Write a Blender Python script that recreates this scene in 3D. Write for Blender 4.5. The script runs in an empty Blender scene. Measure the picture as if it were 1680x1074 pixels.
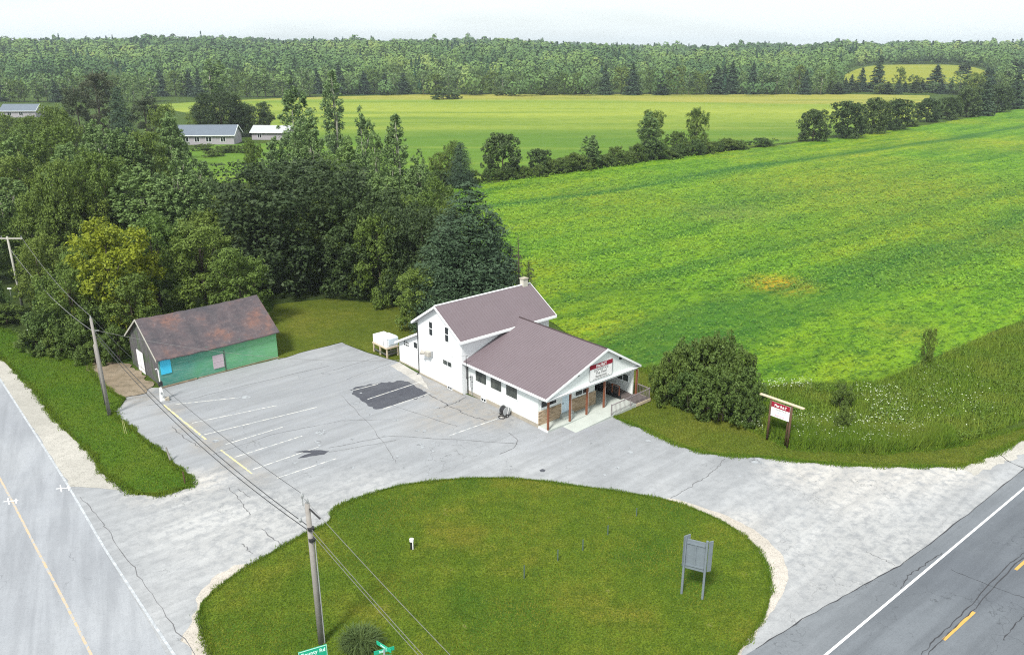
import bpy, math, random
import numpy as np
from mathutils import Vector, Matrix
R = math.radians
SC = bpy.context.scene
COL = SC.collection
# ---------------------------------------------------------------- camera
CAM_H = 28.0
FPX, CX, CY, YH = 1320.0, 840.0, 537.0, 82.0
PITCH = math.atan((CY - YH) / FPX)
cam_d = bpy.data.cameras.new('camera')
cam = bpy.data.objects.new('camera', cam_d)
COL.objects.link(cam)
cam.location = (0, 0, CAM_H)
cam.rotation_euler = (R(90) - PITCH, 0, 0)
cam_d.sensor_width = 36
cam_d.lens = FPX / 1680 * 36
cam_d.clip_end = 12000
cam_d.clip_start = 0.5
SC.camera = cam
# ---------------------------------------------------------------- world and sun
SUN_EL, SUN_AZ = R(52), R(205)      # azimuth measured clockwise from +Y
w = bpy.data.worlds.new('World'); SC.world = w; w.use_nodes = True
nt = w.node_tree; nt.nodes.clear()
out = nt.nodes.new('ShaderNodeOutputWorld'); bg = nt.nodes.new('ShaderNodeBackground')
sky = nt.nodes.new('ShaderNodeTexSky'); sky.sky_type = 'NISHITA'; sky.sun_disc = False
sky.sun_elevation = SUN_EL; sky.sun_rotation = SUN_AZ
sky.air_density = 1.0; sky.dust_density = 2.0; sky.ozone_density = 1.0
tc = nt.nodes.new('ShaderNodeTexCoord'); mp = nt.nodes.new('ShaderNodeMapping')
mp.inputs['Scale'].default_value = (1.0, 1.0, 7.0)
nz = nt.nodes.new('ShaderNodeTexNoise'); nz.inputs['Scale'].default_value = 2.2
nz.inputs['Detail'].default_value = 6; nz.inputs['Roughness'].default_value = 0.55
cr = nt.nodes.new('ShaderNodeValToRGB')
cr.color_ramp.elements[0].position = 0.34; cr.color_ramp.elements[0].color = (0.70, 0.70, 0.70, 1)
cr.color_ramp.elements[1].position = 0.50; cr.color_ramp.elements[1].color = (1, 1, 1, 1)
mx = nt.nodes.new('ShaderNodeMix'); mx.data_type = 'RGBA'
mx.inputs['B'].default_value = (5.4, 5.8, 5.85, 1)      # bright overcast cloud
nt.links.new(tc.outputs['Generated'], mp.inputs['Vector']); nt.links.new(mp.outputs[0], nz.inputs['Vector'])
nt.links.new(nz.outputs['Fac'], cr.inputs[0]); nt.links.new(cr.outputs[0], mx.inputs['Factor'])
nt.links.new(sky.outputs[0], mx.inputs['A']); nt.links.new(mx.outputs['Result'], bg.inputs['Color'])
bg.inputs['Strength'].default_value = 0.1
nt.links.new(bg.outputs[0], out.inputs['Surface'])
sd = bpy.data.lights.new('sun', 'SUN'); sd.energy = 2.9; sd.angle = R(10); sd.color = (1.0, 0.96, 0.9)
so = bpy.data.objects.new('sun', sd); COL.objects.link(so)
dirv = Vector((math.sin(SUN_AZ) * math.cos(SUN_EL), math.cos(SUN_AZ) * math.cos(SUN_EL), math.sin(SUN_EL)))
so.rotation_euler = dirv.to_track_quat('Z', 'Y').to_euler(); so.location = (0, 0, 100)
SC.view_settings.view_transform = 'Standard'; SC.view_settings.look = 'None'
SC.view_settings.exposure = 0.97; SC.view_settings.gamma = 1.0
SC.render.engine = 'CYCLES'
SC.cycles.use_denoising = False
SC.cycles.pixel_filter_type = 'BLACKMAN_HARRIS'; SC.cycles.filter_width = 1.15
SC.cycles.max_bounces = 6; SC.cycles.diffuse_bounces = 3; SC.cycles.transmission_bounces = 3
SC.cycles.volume_bounces = 0; SC.cycles.transparent_max_bounces = 4
SC.cycles.sample_clamp_indirect = 8

# ---------------------------------------------------------------- helpers
CP, SP = math.cos(PITCH), math.sin(PITCH)
def P(x, y, z=0.0):
    """world point at height z that the photo shows at pixel x, y"""
    u = (x - CX) / FPX; v = (CY - y) / FPX
    t = (z - CAM_H) / (-SP + v * CP)
    return Vector((t * u, t * (CP + v * SP), z))
def terrain(X, Y):
    X = np.asarray(X, float); Y = np.asarray(Y, float)
    a = X / np.maximum(Y, 1)
    s = 1 / (1 + np.exp((a - 0.03) / 0.035))
    hc = 16.5 + 12.5 * s + 8.5 / (1 + np.exp((.30 - a) / .04))
    d = np.clip(Y - 560, 0, None)
    roll = np.clip(Y - 620, 0, 260) / 260 * np.where(a > .33, .35, 1.0) * (3.4 * np.sin(Y / 62 + 1.1 * np.sin(X / 170) + X / 260) + 1.6 * np.sin(X / 88 + 1) + 1.6 * np.sin(X / 37 + Y / 160))
    return hc * (1 - np.exp(-d / 350)) + roll
def tag(o, label=None, cat=None, group=None, kind=None):
    if label: o['label'] = label
    if cat: o['category'] = cat
    if group: o['group'] = group
    if kind: o['kind'] = kind
    return o
def empty(name, loc, rz=0.0, label=None, cat=None, group=None):
    o = bpy.data.objects.new(name, None); COL.objects.link(o)
    o.empty_display_size = 0.3
    o.location = loc; o.rotation_euler = (0, 0, rz)
    return tag(o, label, cat, group)
class MB:
    def __init__(s): s.v = []; s.f = []
    def add(s, vs, fs):
        b = len(s.v); s.v += [tuple(p) for p in vs]; s.f += [tuple(b + i for i in f) for f in fs]; return s
    def box(s, x0, x1, y0, y1, z0, z1):
        return s.add([(x0,y0,z0),(x1,y0,z0),(x1,y1,z0),(x0,y1,z0),(x0,y0,z1),(x1,y0,z1),(x1,y1,z1),(x0,y1,z1)],
                     [(3,2,1,0),(4,5,6,7),(0,1,5,4),(1,2,6,5),(2,3,7,6),(3,0,4,7)])
    def hexa(s, bot, top):
        return s.add(list(bot) + list(top), [(3,2,1,0),(4,5,6,7),(0,1,5,4),(1,2,6,5),(2,3,7,6),(3,0,4,7)])
    def slab(s, a, b, c, d, th):
        """four points of a top face (counterclockwise from above) thickened downwards"""
        top = [Vector(p) for p in (a, b, c, d)]
        return s.hexa([p - Vector((0, 0, th)) for p in top], top)
    def prism(s, pts, p0, p1, axis='x'):
        """2-D outline (u, z) swept along an axis; u is the other horizontal axis"""
        n = len(pts)
        if axis == 'x': A = [(p0, u, z) for u, z in pts]; B = [(p1, u, z) for u, z in pts]
        else: A = [(u, p0, z) for u, z in pts]; B = [(u, p1, z) for u, z in pts]
        fs = [tuple(range(n)), tuple(range(2 * n - 1, n - 1, -1))] + [(i, i + n, (i + 1) % n + n, (i + 1) % n) for i in range(n)]
        return s.add(A + B, fs)
    def tube(s, pts, rad, n=8, cap=True):
        pts = [Vector(p) for p in pts]
        if not hasattr(rad, '__len__'): rad = [rad] * len(pts)
        rings = []
        for i, p in enumerate(pts):
            d = (pts[min(i + 1, len(pts) - 1)] - pts[max(i - 1, 0)]).normalized()
            a = d.orthogonal().normalized() if abs(d.z) > .9 else d.cross(Vector((0, 0, 1))).normalized()
            if abs(d.z) > .9: a = Vector((1, 0, 0)) - d * d.x; a.normalize()
            b = d.cross(a)
            rings.append([p + (a * math.cos(2 * math.pi * k / n) + b * math.sin(2 * math.pi * k / n)) * rad[i] for k in range(n)])
        vs = [q for r in rings for q in r]; fs = []
        for i in range(len(pts) - 1):
            for k in range(n):
                fs.append((i*n+k, i*n+(k+1)%n, (i+1)*n+(k+1)%n, (i+1)*n+k))
        if cap: fs += [tuple(range(n-1, -1, -1)), tuple((len(pts)-1)*n + k for k in range(n))]
        return s.add(vs, fs)
    def build(s, name, mat, parent=None, smooth=False, bevel=0):
        me = bpy.data.meshes.new(name); me.from_pydata(s.v, [], s.f); me.validate(); me.update()
        import bmesh
        bm = bmesh.new(); bm.from_mesh(me); bmesh.ops.recalc_face_normals(bm, faces=bm.faces); bm.to_mesh(me); bm.free()
        me.materials.append(mat)
        if smooth: me.polygons.foreach_set('use_smooth', [True] * len(me.polygons))
        o = bpy.data.objects.new(name, me); COL.objects.link(o)
        if parent: o.parent = parent
        if bevel:
            m = o.modifiers.new('bevel', 'BEVEL'); m.width = bevel; m.segments = 2; m.limit_method = 'ANGLE'
        return o
def quads(name, V, mat, parent=None, tint=None, cols=4):
    """V: (n, cols, 3) array of separate faces"""
    n = V.shape[0]; me = bpy.data.meshes.new(name)
    me.vertices.add(n * cols); me.vertices.foreach_set('co', V.astype(np.float32).ravel())
    me.loops.add(n * cols); me.loops.foreach_set('vertex_index', np.arange(n * cols, dtype=np.int32))
    me.polygons.add(n); me.polygons.foreach_set('loop_start', np.arange(0, n * cols, cols, dtype=np.int32))
    me.polygons.foreach_set('loop_total', np.full(n, cols, dtype=np.int32))
    me.update(calc_edges=True)
    if tint is not None:
        at = me.attributes.new('tint', 'FLOAT', 'FACE'); at.data.foreach_set('value', tint.astype(np.float32))
    me.materials.append(mat)
    o = bpy.data.objects.new(name, me); COL.objects.link(o)
    if parent: o.parent = parent
    return o
def unit(a): return a / np.maximum(np.linalg.norm(a, axis=-1, keepdims=True), 1e-9)
def leaf_quads(rng, C, Nn, S, asp=0.55):
    Nn = unit(Nn); t = unit(np.cross(Nn, rng.normal(size=C.shape))); b = np.cross(Nn, t)
    L = S[:, None]; W = L * asp
    return np.stack([C - t * L * .5, C + b * W * .5, C + t * L * .5, C - b * W * .5], 1)
# ---------------------------------------------------------------- node helper
class NT:
    def __init__(s, name, rough=0.8, spec=0.3):
        s.m = bpy.data.materials.new(name); s.m.use_nodes = True
        s.t = s.m.node_tree; s.b = s.t.nodes['Principled BSDF']; s.out = s.t.nodes['Material Output']
        s.b.inputs['Roughness'].default_value = rough; s.b.inputs['Specular IOR Level'].default_value = spec
    def n(s, k): return s.t.nodes.new(k)
    def link(s, a, b): s.t.links.new(a, b)
    def setin(s, sock, v):
        if isinstance(v, bpy.types.NodeSocket): s.link(v, sock)
        else: sock.default_value = v
    def pos(s, scale=(1,1,1), rot=0.0, obj=False, loc=(0,0,0)):
        if obj: src = s.n('ShaderNodeTexCoord').outputs['Object']
        else: src = s.n('ShaderNodeNewGeometry').outputs['Position']
        m = s.n('ShaderNodeMapping'); m.vector_type = 'POINT'
        m2 = s.n('ShaderNodeMapping'); m2.inputs['Rotation'].default_value = (0, 0, rot)
        m.inputs['Scale'].default_value = scale; m.inputs['Location'].default_value = loc
        s.link(src, m2.inputs[0]); s.link(m2.outputs[0], m.inputs[0]); return m.outputs[0]
    def noise(s, vec, scale, detail=4, rough=0.55, dist=0.0):
        k = s.n('ShaderNodeTexNoise'); s.link(vec, k.inputs['Vector']); k.inputs['Scale'].default_value = scale
        k.inputs['Detail'].default_value = detail; k.inputs['Roughness'].default_value = rough; k.inputs['Distortion'].default_value = dist
        return k.outputs['Fac']
    def ramp(s, fac, stops, interp='LINEAR'):
        k = s.n('ShaderNodeValToRGB'); s.link(fac, k.inputs[0]); e = k.color_ramp.elements; k.color_ramp.interpolation = interp
        for i, (p, c) in enumerate(stops):
            if not hasattr(c, '__len__'): c = (c, c, c)
            el = e[i] if i < 2 else e.new(p)
            el.position = p; el.color = (*c, 1)
        return k.outputs[0]
    def mix(s, fac, a, b, mode='MIX'):
        k = s.n('ShaderNodeMix'); k.data_type = 'RGBA'; k.blend_type = mode; k.clamp_factor = True
        for nm, v in (('Factor', fac), ('A', a), ('B', b)):
            if not isinstance(v, bpy.types.NodeSocket) and hasattr(v, '__len__') and len(v) == 3: v = (*v, 1)
            s.setin(k.inputs[nm], v)
        return k.outputs['Result']
    def math(s, op, a, b=0.0, c=0.0, clamp=False):
        k = s.n('ShaderNodeMath'); k.operation = op; k.use_clamp = clamp
        s.setin(k.inputs[0], a); s.setin(k.inputs[1], b); s.setin(k.inputs[2], c); return k.outputs[0]
    def bump(s, h, strength=0.5, dist=0.05):
        k = s.n('ShaderNodeBump'); k.inputs['Strength'].default_value = strength; k.inputs['Distance'].default_value = dist
        s.link(h, k.inputs['Height']); s.link(k.outputs[0], s.b.inputs['Normal'])
    def color(s, c):
        if not isinstance(c, bpy.types.NodeSocket) and len(c) == 3: c = (*c, 1)
        s.setin(s.b.inputs['Base Color'], c); return s
    def spot(s, vec, centre, rad, soft):
        """1 inside a round patch of ground, 0 outside"""
        k = s.n('ShaderNodeVectorMath'); k.operation = 'DISTANCE'; s.link(vec, k.inputs[0]); k.inputs[1].default_value = centre
        mr = s.n('ShaderNodeMapRange'); mr.interpolation_type = 'SMOOTHSTEP'; s.link(k.outputs['Value'], mr.inputs[0])
        mr.inputs[1].default_value = rad + soft; mr.inputs[2].default_value = max(rad - soft, 0); return mr.outputs[0]
def plain(name, c, rough=0.7, spec=0.3, var=0.12, scale=3.0, metal=0.0, bump=0.0):
    m = NT(name, rough, spec); p = m.pos(obj=True)
    f = m.noise(p, scale, 5, 0.6)
    m.color(m.mix(f, tuple(x * (1 - var) for x in c), tuple(min(1, x * (1 + var)) for x in c)))
    m.b.inputs['Metallic'].default_value = metal
    if bump: m.bump(m.noise(p, scale * 8, 3), bump, 0.02)
    return m.m
def leafmat(name, dark, light, trans=0.25, accent=None, hue=0.5):
    m = NT(name, 0.62, 0.25)
    isl = m.n('ShaderNodeNewGeometry').outputs['Random Per Island']
    oi = m.n('ShaderNodeObjectInfo').outputs['Random']
    f = m.noise(m.pos(), 0.45, 3, 0.6)
    k = m.math('ADD', m.math('MULTIPLY', isl, 0.5), m.math('MULTIPLY', f, 0.65)); k = m.math('SUBTRACT', k, 0.1, clamp=True)
    c = m.mix(k, dark, light)
    if accent:
        c = m.mix(m.math('MULTIPLY', oi, hue), c, accent)
    m.color(c)
    tr = m.n('ShaderNodeBsdfTranslucent'); m.setin(tr.inputs[0], c)
    ms = m.n('ShaderNodeMixShader'); ms.inputs[0].default_value = trans
    m.link(m.b.outputs[0], ms.inputs[1]); m.link(tr.outputs[0], ms.inputs[2]); m.link(ms.outputs[0], m.out.inputs['Surface'])
    return m.m
# ---------------------------------------------------------------- ground materials
row_a = P(840, 334); row_b = P(1680, 209)
ROW = math.atan2(row_b.y - row_a.y, row_b.x - row_a.x)
def soy_color(m):
    p = m.pos(); pr = m.pos(scale=(0.16, 1, 1), rot=-ROW)
    big = m.noise(p, 0.018, 4, 0.55); streak = m.noise(pr, 0.16, 5, 0.65); fine = m.noise(m.pos(scale=(0.5,1,1), rot=-ROW), 1.3, 4, 0.7)
    c = m.ramp(streak, [(0.33, (0.046, 0.130, 0.006)), (0.50, (0.098, 0.218, 0.006)), (0.66, (0.165, 0.285, 0.008))])
    yel = m.ramp(big, [(0.44, 0.0), (0.62, 0.75)])
    yel = m.math('MULTIPLY', yel, m.ramp(streak, [(0.35, 0.2), (0.62, 1.0)]))
    c = m.mix(yel, c, (0.25, 0.27, 0.009))
    for (px, py, r, s, k, cc) in ((1200, 350, 7, 9, .8, (0.17, 0.19, 0.05)), (1280, 468, 3, 3.5, .9, (0.62, 0.30, 0.012)), (1500, 300, 26, 26, .6, (0.17, 0.205, 0.012)),
                                  (1340, 320, 18, 20, .6, (0.16, 0.19, 0.02)), (1480, 545, 3, 4, .6, (0.19, 0.19, 0.02)), (1010, 320, 16, 14, .45, (0.12, 0.19, 0.012)),
                                  (1060, 585, 4, 4, .6, (0.14, 0.17, 0.015))):
        q = P(px, py)
        k2 = m.math('MULTIPLY', m.spot(p, (q.x, q.y, 0), r, s), m.math('MULTIPLY', m.ramp(fine, [(0.3, 0.1), (0.65, 1.0)]), k))
        c = m.mix(k2, c, cc)
    c = m.mix(m.ramp(fine, [(0.36, 0.75), (0.54, 0.0)]), c, (0.012, 0.050, 0.005))
    c = m.mix(m.ramp(m.noise(m.pos(scale=(0.6,1,1), rot=-ROW), 0.45, 4, 0.7), [(0.52, 0.0), (0.66, 0.6)]), c, (0.17, 0.30, 0.012))
    c = m.mix(m.ramp(m.noise(m.pos(loc=(31, 7, 0)), 0.33, 5, 0.72), [(0.34, 0.7), (0.50, 0.0)]), c, (0.022, 0.085, 0.007))
    # two sprayer tracks run the length of the field
    sep = m.n('ShaderNodeSeparateXYZ'); m.link(m.pos(rot=-ROW), sep.inputs[0])
    wob = m.noise(pr, 0.12, 2)
    for q, wd, ks in ((P(840, 334), 4.0, .95), (P(1460, 430), 5.5, .8), (P(1100, 455), 3.5, .55), (P(1300, 520), 4.0, .5), (P(1400, 300), 4.0, .35)):
        v0 = -q.x * math.sin(ROW) + q.y * math.cos(ROW)
        d = m.math('ABSOLUTE', m.math('SUBTRACT', m.math('ADD', sep.outputs[1], m.math('MULTIPLY', wob, 3.0 * wd)), v0 + 1.5 * wd))
        k = m.math('SUBTRACT', 1.0, m.math('DIVIDE', d, wd), clamp=True)
        c = m.mix(m.math('MULTIPLY', k, ks), c, (0.022, 0.090, 0.010))
    return c, fine
m = NT('soybean field', 0.85, 0.15); c, f = soy_color(m); m.color(c); m.bump(f, 0.9, 0.5); M_SOY = m.m
m = NT('soybean leaves', 0.6, 0.25); c, f = soy_color(m)
isl = m.n('ShaderNodeNewGeometry').outputs['Random Per Island']
m.color(m.mix(isl, m.mix(0.32, c, (0.015, 0.075, 0.005)), m.mix(0.30, c, (0.20, 0.36, 0.018)))); M_SOYLEAF = m.m
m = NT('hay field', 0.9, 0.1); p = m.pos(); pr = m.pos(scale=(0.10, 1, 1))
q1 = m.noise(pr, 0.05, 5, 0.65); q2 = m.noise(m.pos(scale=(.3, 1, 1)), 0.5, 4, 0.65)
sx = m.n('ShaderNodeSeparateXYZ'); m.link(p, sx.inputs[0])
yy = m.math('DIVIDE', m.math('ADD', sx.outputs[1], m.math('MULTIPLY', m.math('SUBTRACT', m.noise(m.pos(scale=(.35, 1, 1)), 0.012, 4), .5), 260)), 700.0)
c = m.ramp(yy, [(0.25, (0.105, 0.185, 0.018)), (0.34, (0.085, 0.165, 0.016)), (0.40, (0.080, 0.155, 0.016)), (0.52, (0.21, 0.265, 0.034)), (0.56, (0.25, 0.295, 0.04)), (0.66, (0.165, 0.235, 0.028)), (0.72, (0.27, 0.26, 0.050))])  # bands by distance: cloud light and cloud shadow painted in, along with hay growth
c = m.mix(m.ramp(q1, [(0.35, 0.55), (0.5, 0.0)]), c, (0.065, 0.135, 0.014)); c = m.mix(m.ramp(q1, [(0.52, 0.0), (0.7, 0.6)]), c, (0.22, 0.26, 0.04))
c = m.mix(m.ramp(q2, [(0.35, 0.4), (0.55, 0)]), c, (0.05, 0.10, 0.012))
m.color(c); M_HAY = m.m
m = NT('ripe hill field', 0.9, 0.1); p = m.pos(scale=(.3, 1, 1)); m.color(m.ramp(m.noise(p, 0.05, 4), [(0.3, (0.15, 0.19, 0.02)), (0.7, (0.23, 0.235, 0.022))])); M_HILLF = m.m
def lawn(name, a, b, c3, bare=0.0, sc=1.0, bareseed=0.0):
    m = NT(name, 0.9, 0.1); p = m.pos(loc=(bareseed, 0, 0))
    big = m.noise(p, 0.16 * sc, 5, 0.6); mid = m.noise(p, 1.1, 4, 0.65); fine = m.noise(p, 9, 4, 0.75)
    c = m.ramp(big, [(0.35, a), (0.52, b), (0.68, c3)])
    c = m.mix(m.ramp(mid, [(0.35, 0.5), (0.6, 0.0)]), c, tuple(x * 0.6 for x in a))
    c = m.mix(m.ramp(fine, [(0.40, 0.75), (0.60, 0.0)]), c, tuple(x * 0.35 for x in a))
    if bare:
        c = m.mix(m.ramp(m.noise(p, 0.55, 5, 0.7), [(0.66, 0.0), (0.74, bare)]), c, (0.24, 0.19, 0.10))
    m.color(c); m.bump(fine, 0.8, 0.06); return m.m
M_GROUND = lawn('meadow ground', (0.045, 0.085, 0.012), (0.07, 0.115, 0.016), (0.095, 0.13, 0.02))
M_LAWN = lawn('mown lawn', (0.085, 0.120, 0.014), (0.120, 0.145, 0.018), (0.155, 0.16, 0.024))
M_ISLAND = lawn('island grass', (0.058, 0.118, 0.011), (0.118, 0.168, 0.015), (0.19, 0.18, 0.024), bare=0.7)
M_VERGE = lawn('verge grass', (0.055, 0.125, 0.010), (0.085, 0.155, 0.012), (0.115, 0.16, 0.016))
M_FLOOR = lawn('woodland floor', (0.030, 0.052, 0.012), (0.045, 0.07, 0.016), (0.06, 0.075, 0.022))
def paving(name, base, lo, hi, streak_rot=0.0, stain=0.35, fine=0.3, streak=0.35, spots=()):
    m = NT(name, 0.88, 0.25); p = m.pos()
    big = m.noise(p, 0.09, 5, 0.6, 0.6); pr = m.pos(scale=(0.10, 1, 1), rot=-streak_rot)
    st = m.noise(pr, 0.9, 5, 0.65, 0.3); fi = m.noise(p, 16, 3, 0.8); md = m.noise(p, 1.6, 5, 0.7)
    c = m.ramp(big, [(0.30, lo), (0.50, base), (0.70, hi)])
    for (px, py, r_, s_, k_, cc) in spots:
        q = P(px, py); kk = m.math('MULTIPLY', m.spot(p, (q.x, q.y, 0), r_, s_), m.ramp(md, [(0.36, 0.15 * k_), (0.56, k_)])); c = m.mix(kk, c, cc)
    c = m.mix(m.ramp(st, [(0.38, streak), (0.60, 0.0)]), c, tuple(x * 0.62 for x in lo))
    c = m.mix(m.ramp(md, [(0.34, stain), (0.55, 0.0)]), c, tuple(x * 0.70 for x in lo))
    c = m.mix(m.ramp(fi, [(0.35, fine), (0.5, 0.0), (0.68, 0.0), (0.8, 0.0)]), c, tuple(x * 0.45 for x in lo))
    vo = m.n('ShaderNodeTexVoronoi'); vo.feature = 'DISTANCE_TO_EDGE'; vo.inputs['Scale'].default_value = 0.21
    nv = m.n('ShaderNodeVectorMath'); nv.operation = 'ADD'; nn = m.n('ShaderNodeTexNoise'); nn.inputs['Scale'].default_value = 0.7; nn.inputs['Detail'].default_value = 5
    m.link(p, nn.inputs['Vector']); sc_ = m.n('ShaderNodeVectorMath'); sc_.operation = 'SCALE'; sc_.inputs['Scale'].default_value = 3.5
    m.link(nn.outputs['Color'], sc_.inputs[0]); m.link(p, nv.inputs[0]); m.link(sc_.outputs[0], nv.inputs[1]); m.link(nv.outputs[0], vo.inputs['Vector'])
    crk = m.math('MULTIPLY', m.ramp(vo.outputs['Distance'], [(0.0, 0.8), (0.006, 0.0)]), m.ramp(m.noise(p, 0.13, 3), [(0.50, 0.0), (0.58, 0.8)]))
    c = m.mix(crk, c, tuple(x * 0.3 for x in lo))
    m.color(c); m.bump(fi, 0.25, 0.02); return m.m
LOTROT = R(42)
BR, PL, GV = (0.285, 0.262, 0.232), (0.42, 0.42, 0.415), (0.50, 0.475, 0.44)
BLOTS = ((450, 672, 11, 6, .75, (0.245, 0.257, 0.278)), (620, 620, 7, 5, .6, (0.245, 0.257, 0.278)), (700, 730, 6, 5, .5, (0.262, 0.275, 0.296)), (1000, 725, 5, 4, .45, (0.262, 0.275, 0.296)), (720, 645, 1.5, 1.6, .9, BR), (760, 668, 1.8, 2.0, .95, BR), (810, 688, 1.5, 1.5, .9, BR), (690, 628, 1.2, 1.4, .8, BR), (715, 690, 2, 2, .6, BR), (280, 672, .8, 1.2, .8, BR), (310, 700, .8, 1.3, .9, BR), (345, 730, .9, 1.4, .9, BR), (385, 762, .9, 1.4, .8, BR), (420, 785, .8, 1.2, .7, BR), (350, 840, 3, 4, .9, PL), (480, 850, 2, 3, .8, PL), (420, 900, 3, 3, .8, PL), (600, 800, 2, 3, .5, PL), (260, 800, 1.5, 2, .8, GV), (330, 790, 1.2, 1.6, .8, GV), (1320, 775, 2, 2.2, .8, GV), (1400, 785, 2.4, 2.4, 1.0, GV), (1480, 778, 2.2, 2.4, 1.0, GV), (1390, 820, 1.6, 2.0, .8, GV), (1560, 772, 1.5, 2, .9, GV), (1220, 860, 1, 1.6, .6, GV), (230, 650, 1.5, 2, .8, BR), (1500, 860, 6, 7, .6, PL), (1350, 900, 5, 5, .6, PL), (960, 700, 1.2, 2, .6, (0.26, 0.27, 0.30)), (890, 730, 1.5, 2.5, .4, (0.26, 0.27, 0.30)))
M_LOT = paving('old grey asphalt', (0.305, 0.316, 0.330), (0.238, 0.248, 0.262), (0.362, 0.370, 0.380), LOTROT, spots=BLOTS)
M_SIDE = paving('pale side road', (0.295, 0.310, 0.335), (0.252, 0.266, 0.292), (0.332, 0.346, 0.366), R(117), 0.15, 0.3, 0.45)
M_HWY = paving('highway asphalt', (0.128, 0.142, 0.160), (0.104, 0.116, 0.134), (0.152, 0.167, 0.186), R(38), 0.12, 0.3, 0.4)
M_HWY2 = paving('worn highway shoulder', (0.158, 0.172, 0.190), (0.136, 0.150, 0.168), (0.185, 0.20, 0.218), R(38), 0.2, 0.3, 0.4)
M_PATCH = paving('fresh asphalt patch', (0.070, 0.074, 0.090), (0.052, 0.055, 0.070), (0.10, 0.105, 0.118), LOTROT, 0.3, 0.4)
M_GRAVEL = paving('pale gravel', (0.40, 0.385, 0.35), (0.33, 0.32, 0.29), (0.47, 0.45, 0.41), 0, 0.3, 0.8, 0.15)
M_RIM = paving('pinkish gravel rim', (0.44, 0.405, 0.36), (0.36, 0.33, 0.285), (0.50, 0.465, 0.42), 0, 0.35, 0.8, 0.1)
M_DIRT = paving('bare dirt', (0.21, 0.165, 0.115), (0.13, 0.11, 0.07), (0.30, 0.25, 0.19), 0, 0.6, 0.8, 0.1)
M_STAINP = paving('brown worn asphalt', (0.29, 0.275, 0.25), (0.23, 0.215, 0.195), (0.33, 0.32, 0.30), LOTROT, 0.6, 0.5, 0.4)
def worn(name, c, keep=0.5):
    m = NT(name, 0.8, 0.3); p = m.pos(); f = m.noise(p, 3.0, 4, 0.75)
    m.color(m.mix(m.ramp(f, [(keep - 0.05, 0.0), (keep + 0.10, 1.0)]), (0.31, 0.33, 0.35), c)); return m.m
M_LINE = worn('worn white paint', (0.57, 0.56, 0.52), 0.47); M_WHITE = plain('road white paint', (0.72, 0.73, 0.74), 0.7, 0.2, 0.1, 2)
M_FADED = worn('faded edge paint', (0.42, 0.44, 0.47), 0.49)
M_YEL = worn('worn yellow paint', (0.60, 0.53, 0.24), 0.44); M_ORANGE = plain('orange road paint', (0.52, 0.30, 0.08), 0.7, 0.2, 0.2, 3)
M_FADEO = worn('faded orange paint', (0.46, 0.35, 0.22), 0.46)
M_TAR = plain('tar sealant', (0.035, 0.035, 0.04), 0.6, 0.3, 0.3, 4); M_CRACK = plain('weathered crack filler', (0.11, 0.11, 0.115), 0.8, 0.2, 0.4, 3)
# ---------------------------------------------------------------- building materials
def siding(name, c, step=0.16, vert=False, dirt=0.12):
    m = NT(name, 0.55, 0.35); src = m.n('ShaderNodeTexCoord').outputs['Object']
    sp = m.n('ShaderNodeSeparateXYZ'); m.link(src, sp.inputs[0])
    f = m.math('FRACT', m.math('DIVIDE', m.math('ADD', sp.outputs[0], sp.outputs[1]) if vert else sp.outputs[2], step))
    n = m.noise(m.pos(obj=True), 1.3, 5, 0.65)
    cc = m.mix(m.ramp(n, [(0.45, 0.0), (0.75, dirt)]), c, tuple(x * 0.55 for x in c))
    cc = m.mix(m.ramp(f, [(0.0, 0.35), (0.10, 0.0)]), cc, tuple(x * 0.5 for x in c))
    m.color(cc); m.bump(f, 0.35, 0.02); return m.m
M_SIDING = siding('white clapboard', (0.78, 0.80, 0.82)); M_VSIDING = siding('white board siding', (0.74, 0.78, 0.77), 0.22, True)
M_TRIM = plain('white trim', (0.80, 0.82, 0.83), 0.5, 0.4, 0.05)
M_ROOF = plain('mauve brown metal roof', (0.138, 0.109, 0.121), 0.45, 0.4, 0.10, 0.5)
M_DARKTRIM = plain('dark roof trim', (0.045, 0.03, 0.032), 0.5)
m = NT('dark window glass', 0.08, 0.5); m.color((0.012, 0.016, 0.018)); M_GLASS = m.m
m = NT('curtained window glass', 0.12, 0.5); m.color(m.ramp(m.noise(m.pos(obj=True, scale=(1,1,.3)), 3.0, 3), [(0.35, (0.02, 0.028, 0.028)), (0.65, (0.085, 0.095, 0.085))])); M_GLASS2 = m.m
M_FOUND = plain('stained concrete foundation', (0.33, 0.30, 0.25), 0.9, 0.2, 0.35, 1.6, 0, 0.4)
M_CONC = plain('pale porch concrete', (0.40, 0.43, 0.40), 0.85, 0.2, 0.16, 0.9, 0, 0.2)
M_POST = plain('red brown post', (0.20, 0.075, 0.04), 0.65, 0.3, 0.25, 4); M_DKWOOD = plain('dark ramp boards', (0.095, 0.08, 0.075), 0.8, 0.2, 0.35, 5)
m = NT('ledge stone cladding', 0.9, 0.2); p = m.pos(obj=True, scale=(1.6, 1.6, 7.0)); vo = m.n('ShaderNodeTexVoronoi'); vo.inputs['Scale'].default_value = 1.3; m.link(p, vo.inputs['Vector'])
c = m.mix(m.ramp(m.noise(vo.outputs['Position'], 5, 2), [(0.3, 0.0), (0.7, 1.0)]), (0.30, 0.22, 0.13), (0.47, 0.37, 0.27))
m.color(m.mix(m.ramp(vo.outputs['Distance'], [(0.55, 0.0), (0.9, 0.6)]), c, (0.12, 0.08, 0.05))); m.bump(vo.outputs['Distance'], 0.5, -0.05); M_STONE = m.m
M_BLACK = plain('black metal', (0.02, 0.02, 0.022), 0.45, 0.4, 0.2); M_GREYM = plain('grey metal', (0.32, 0.33, 0.34), 0.5, 0.4, 0.15, 5)
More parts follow.
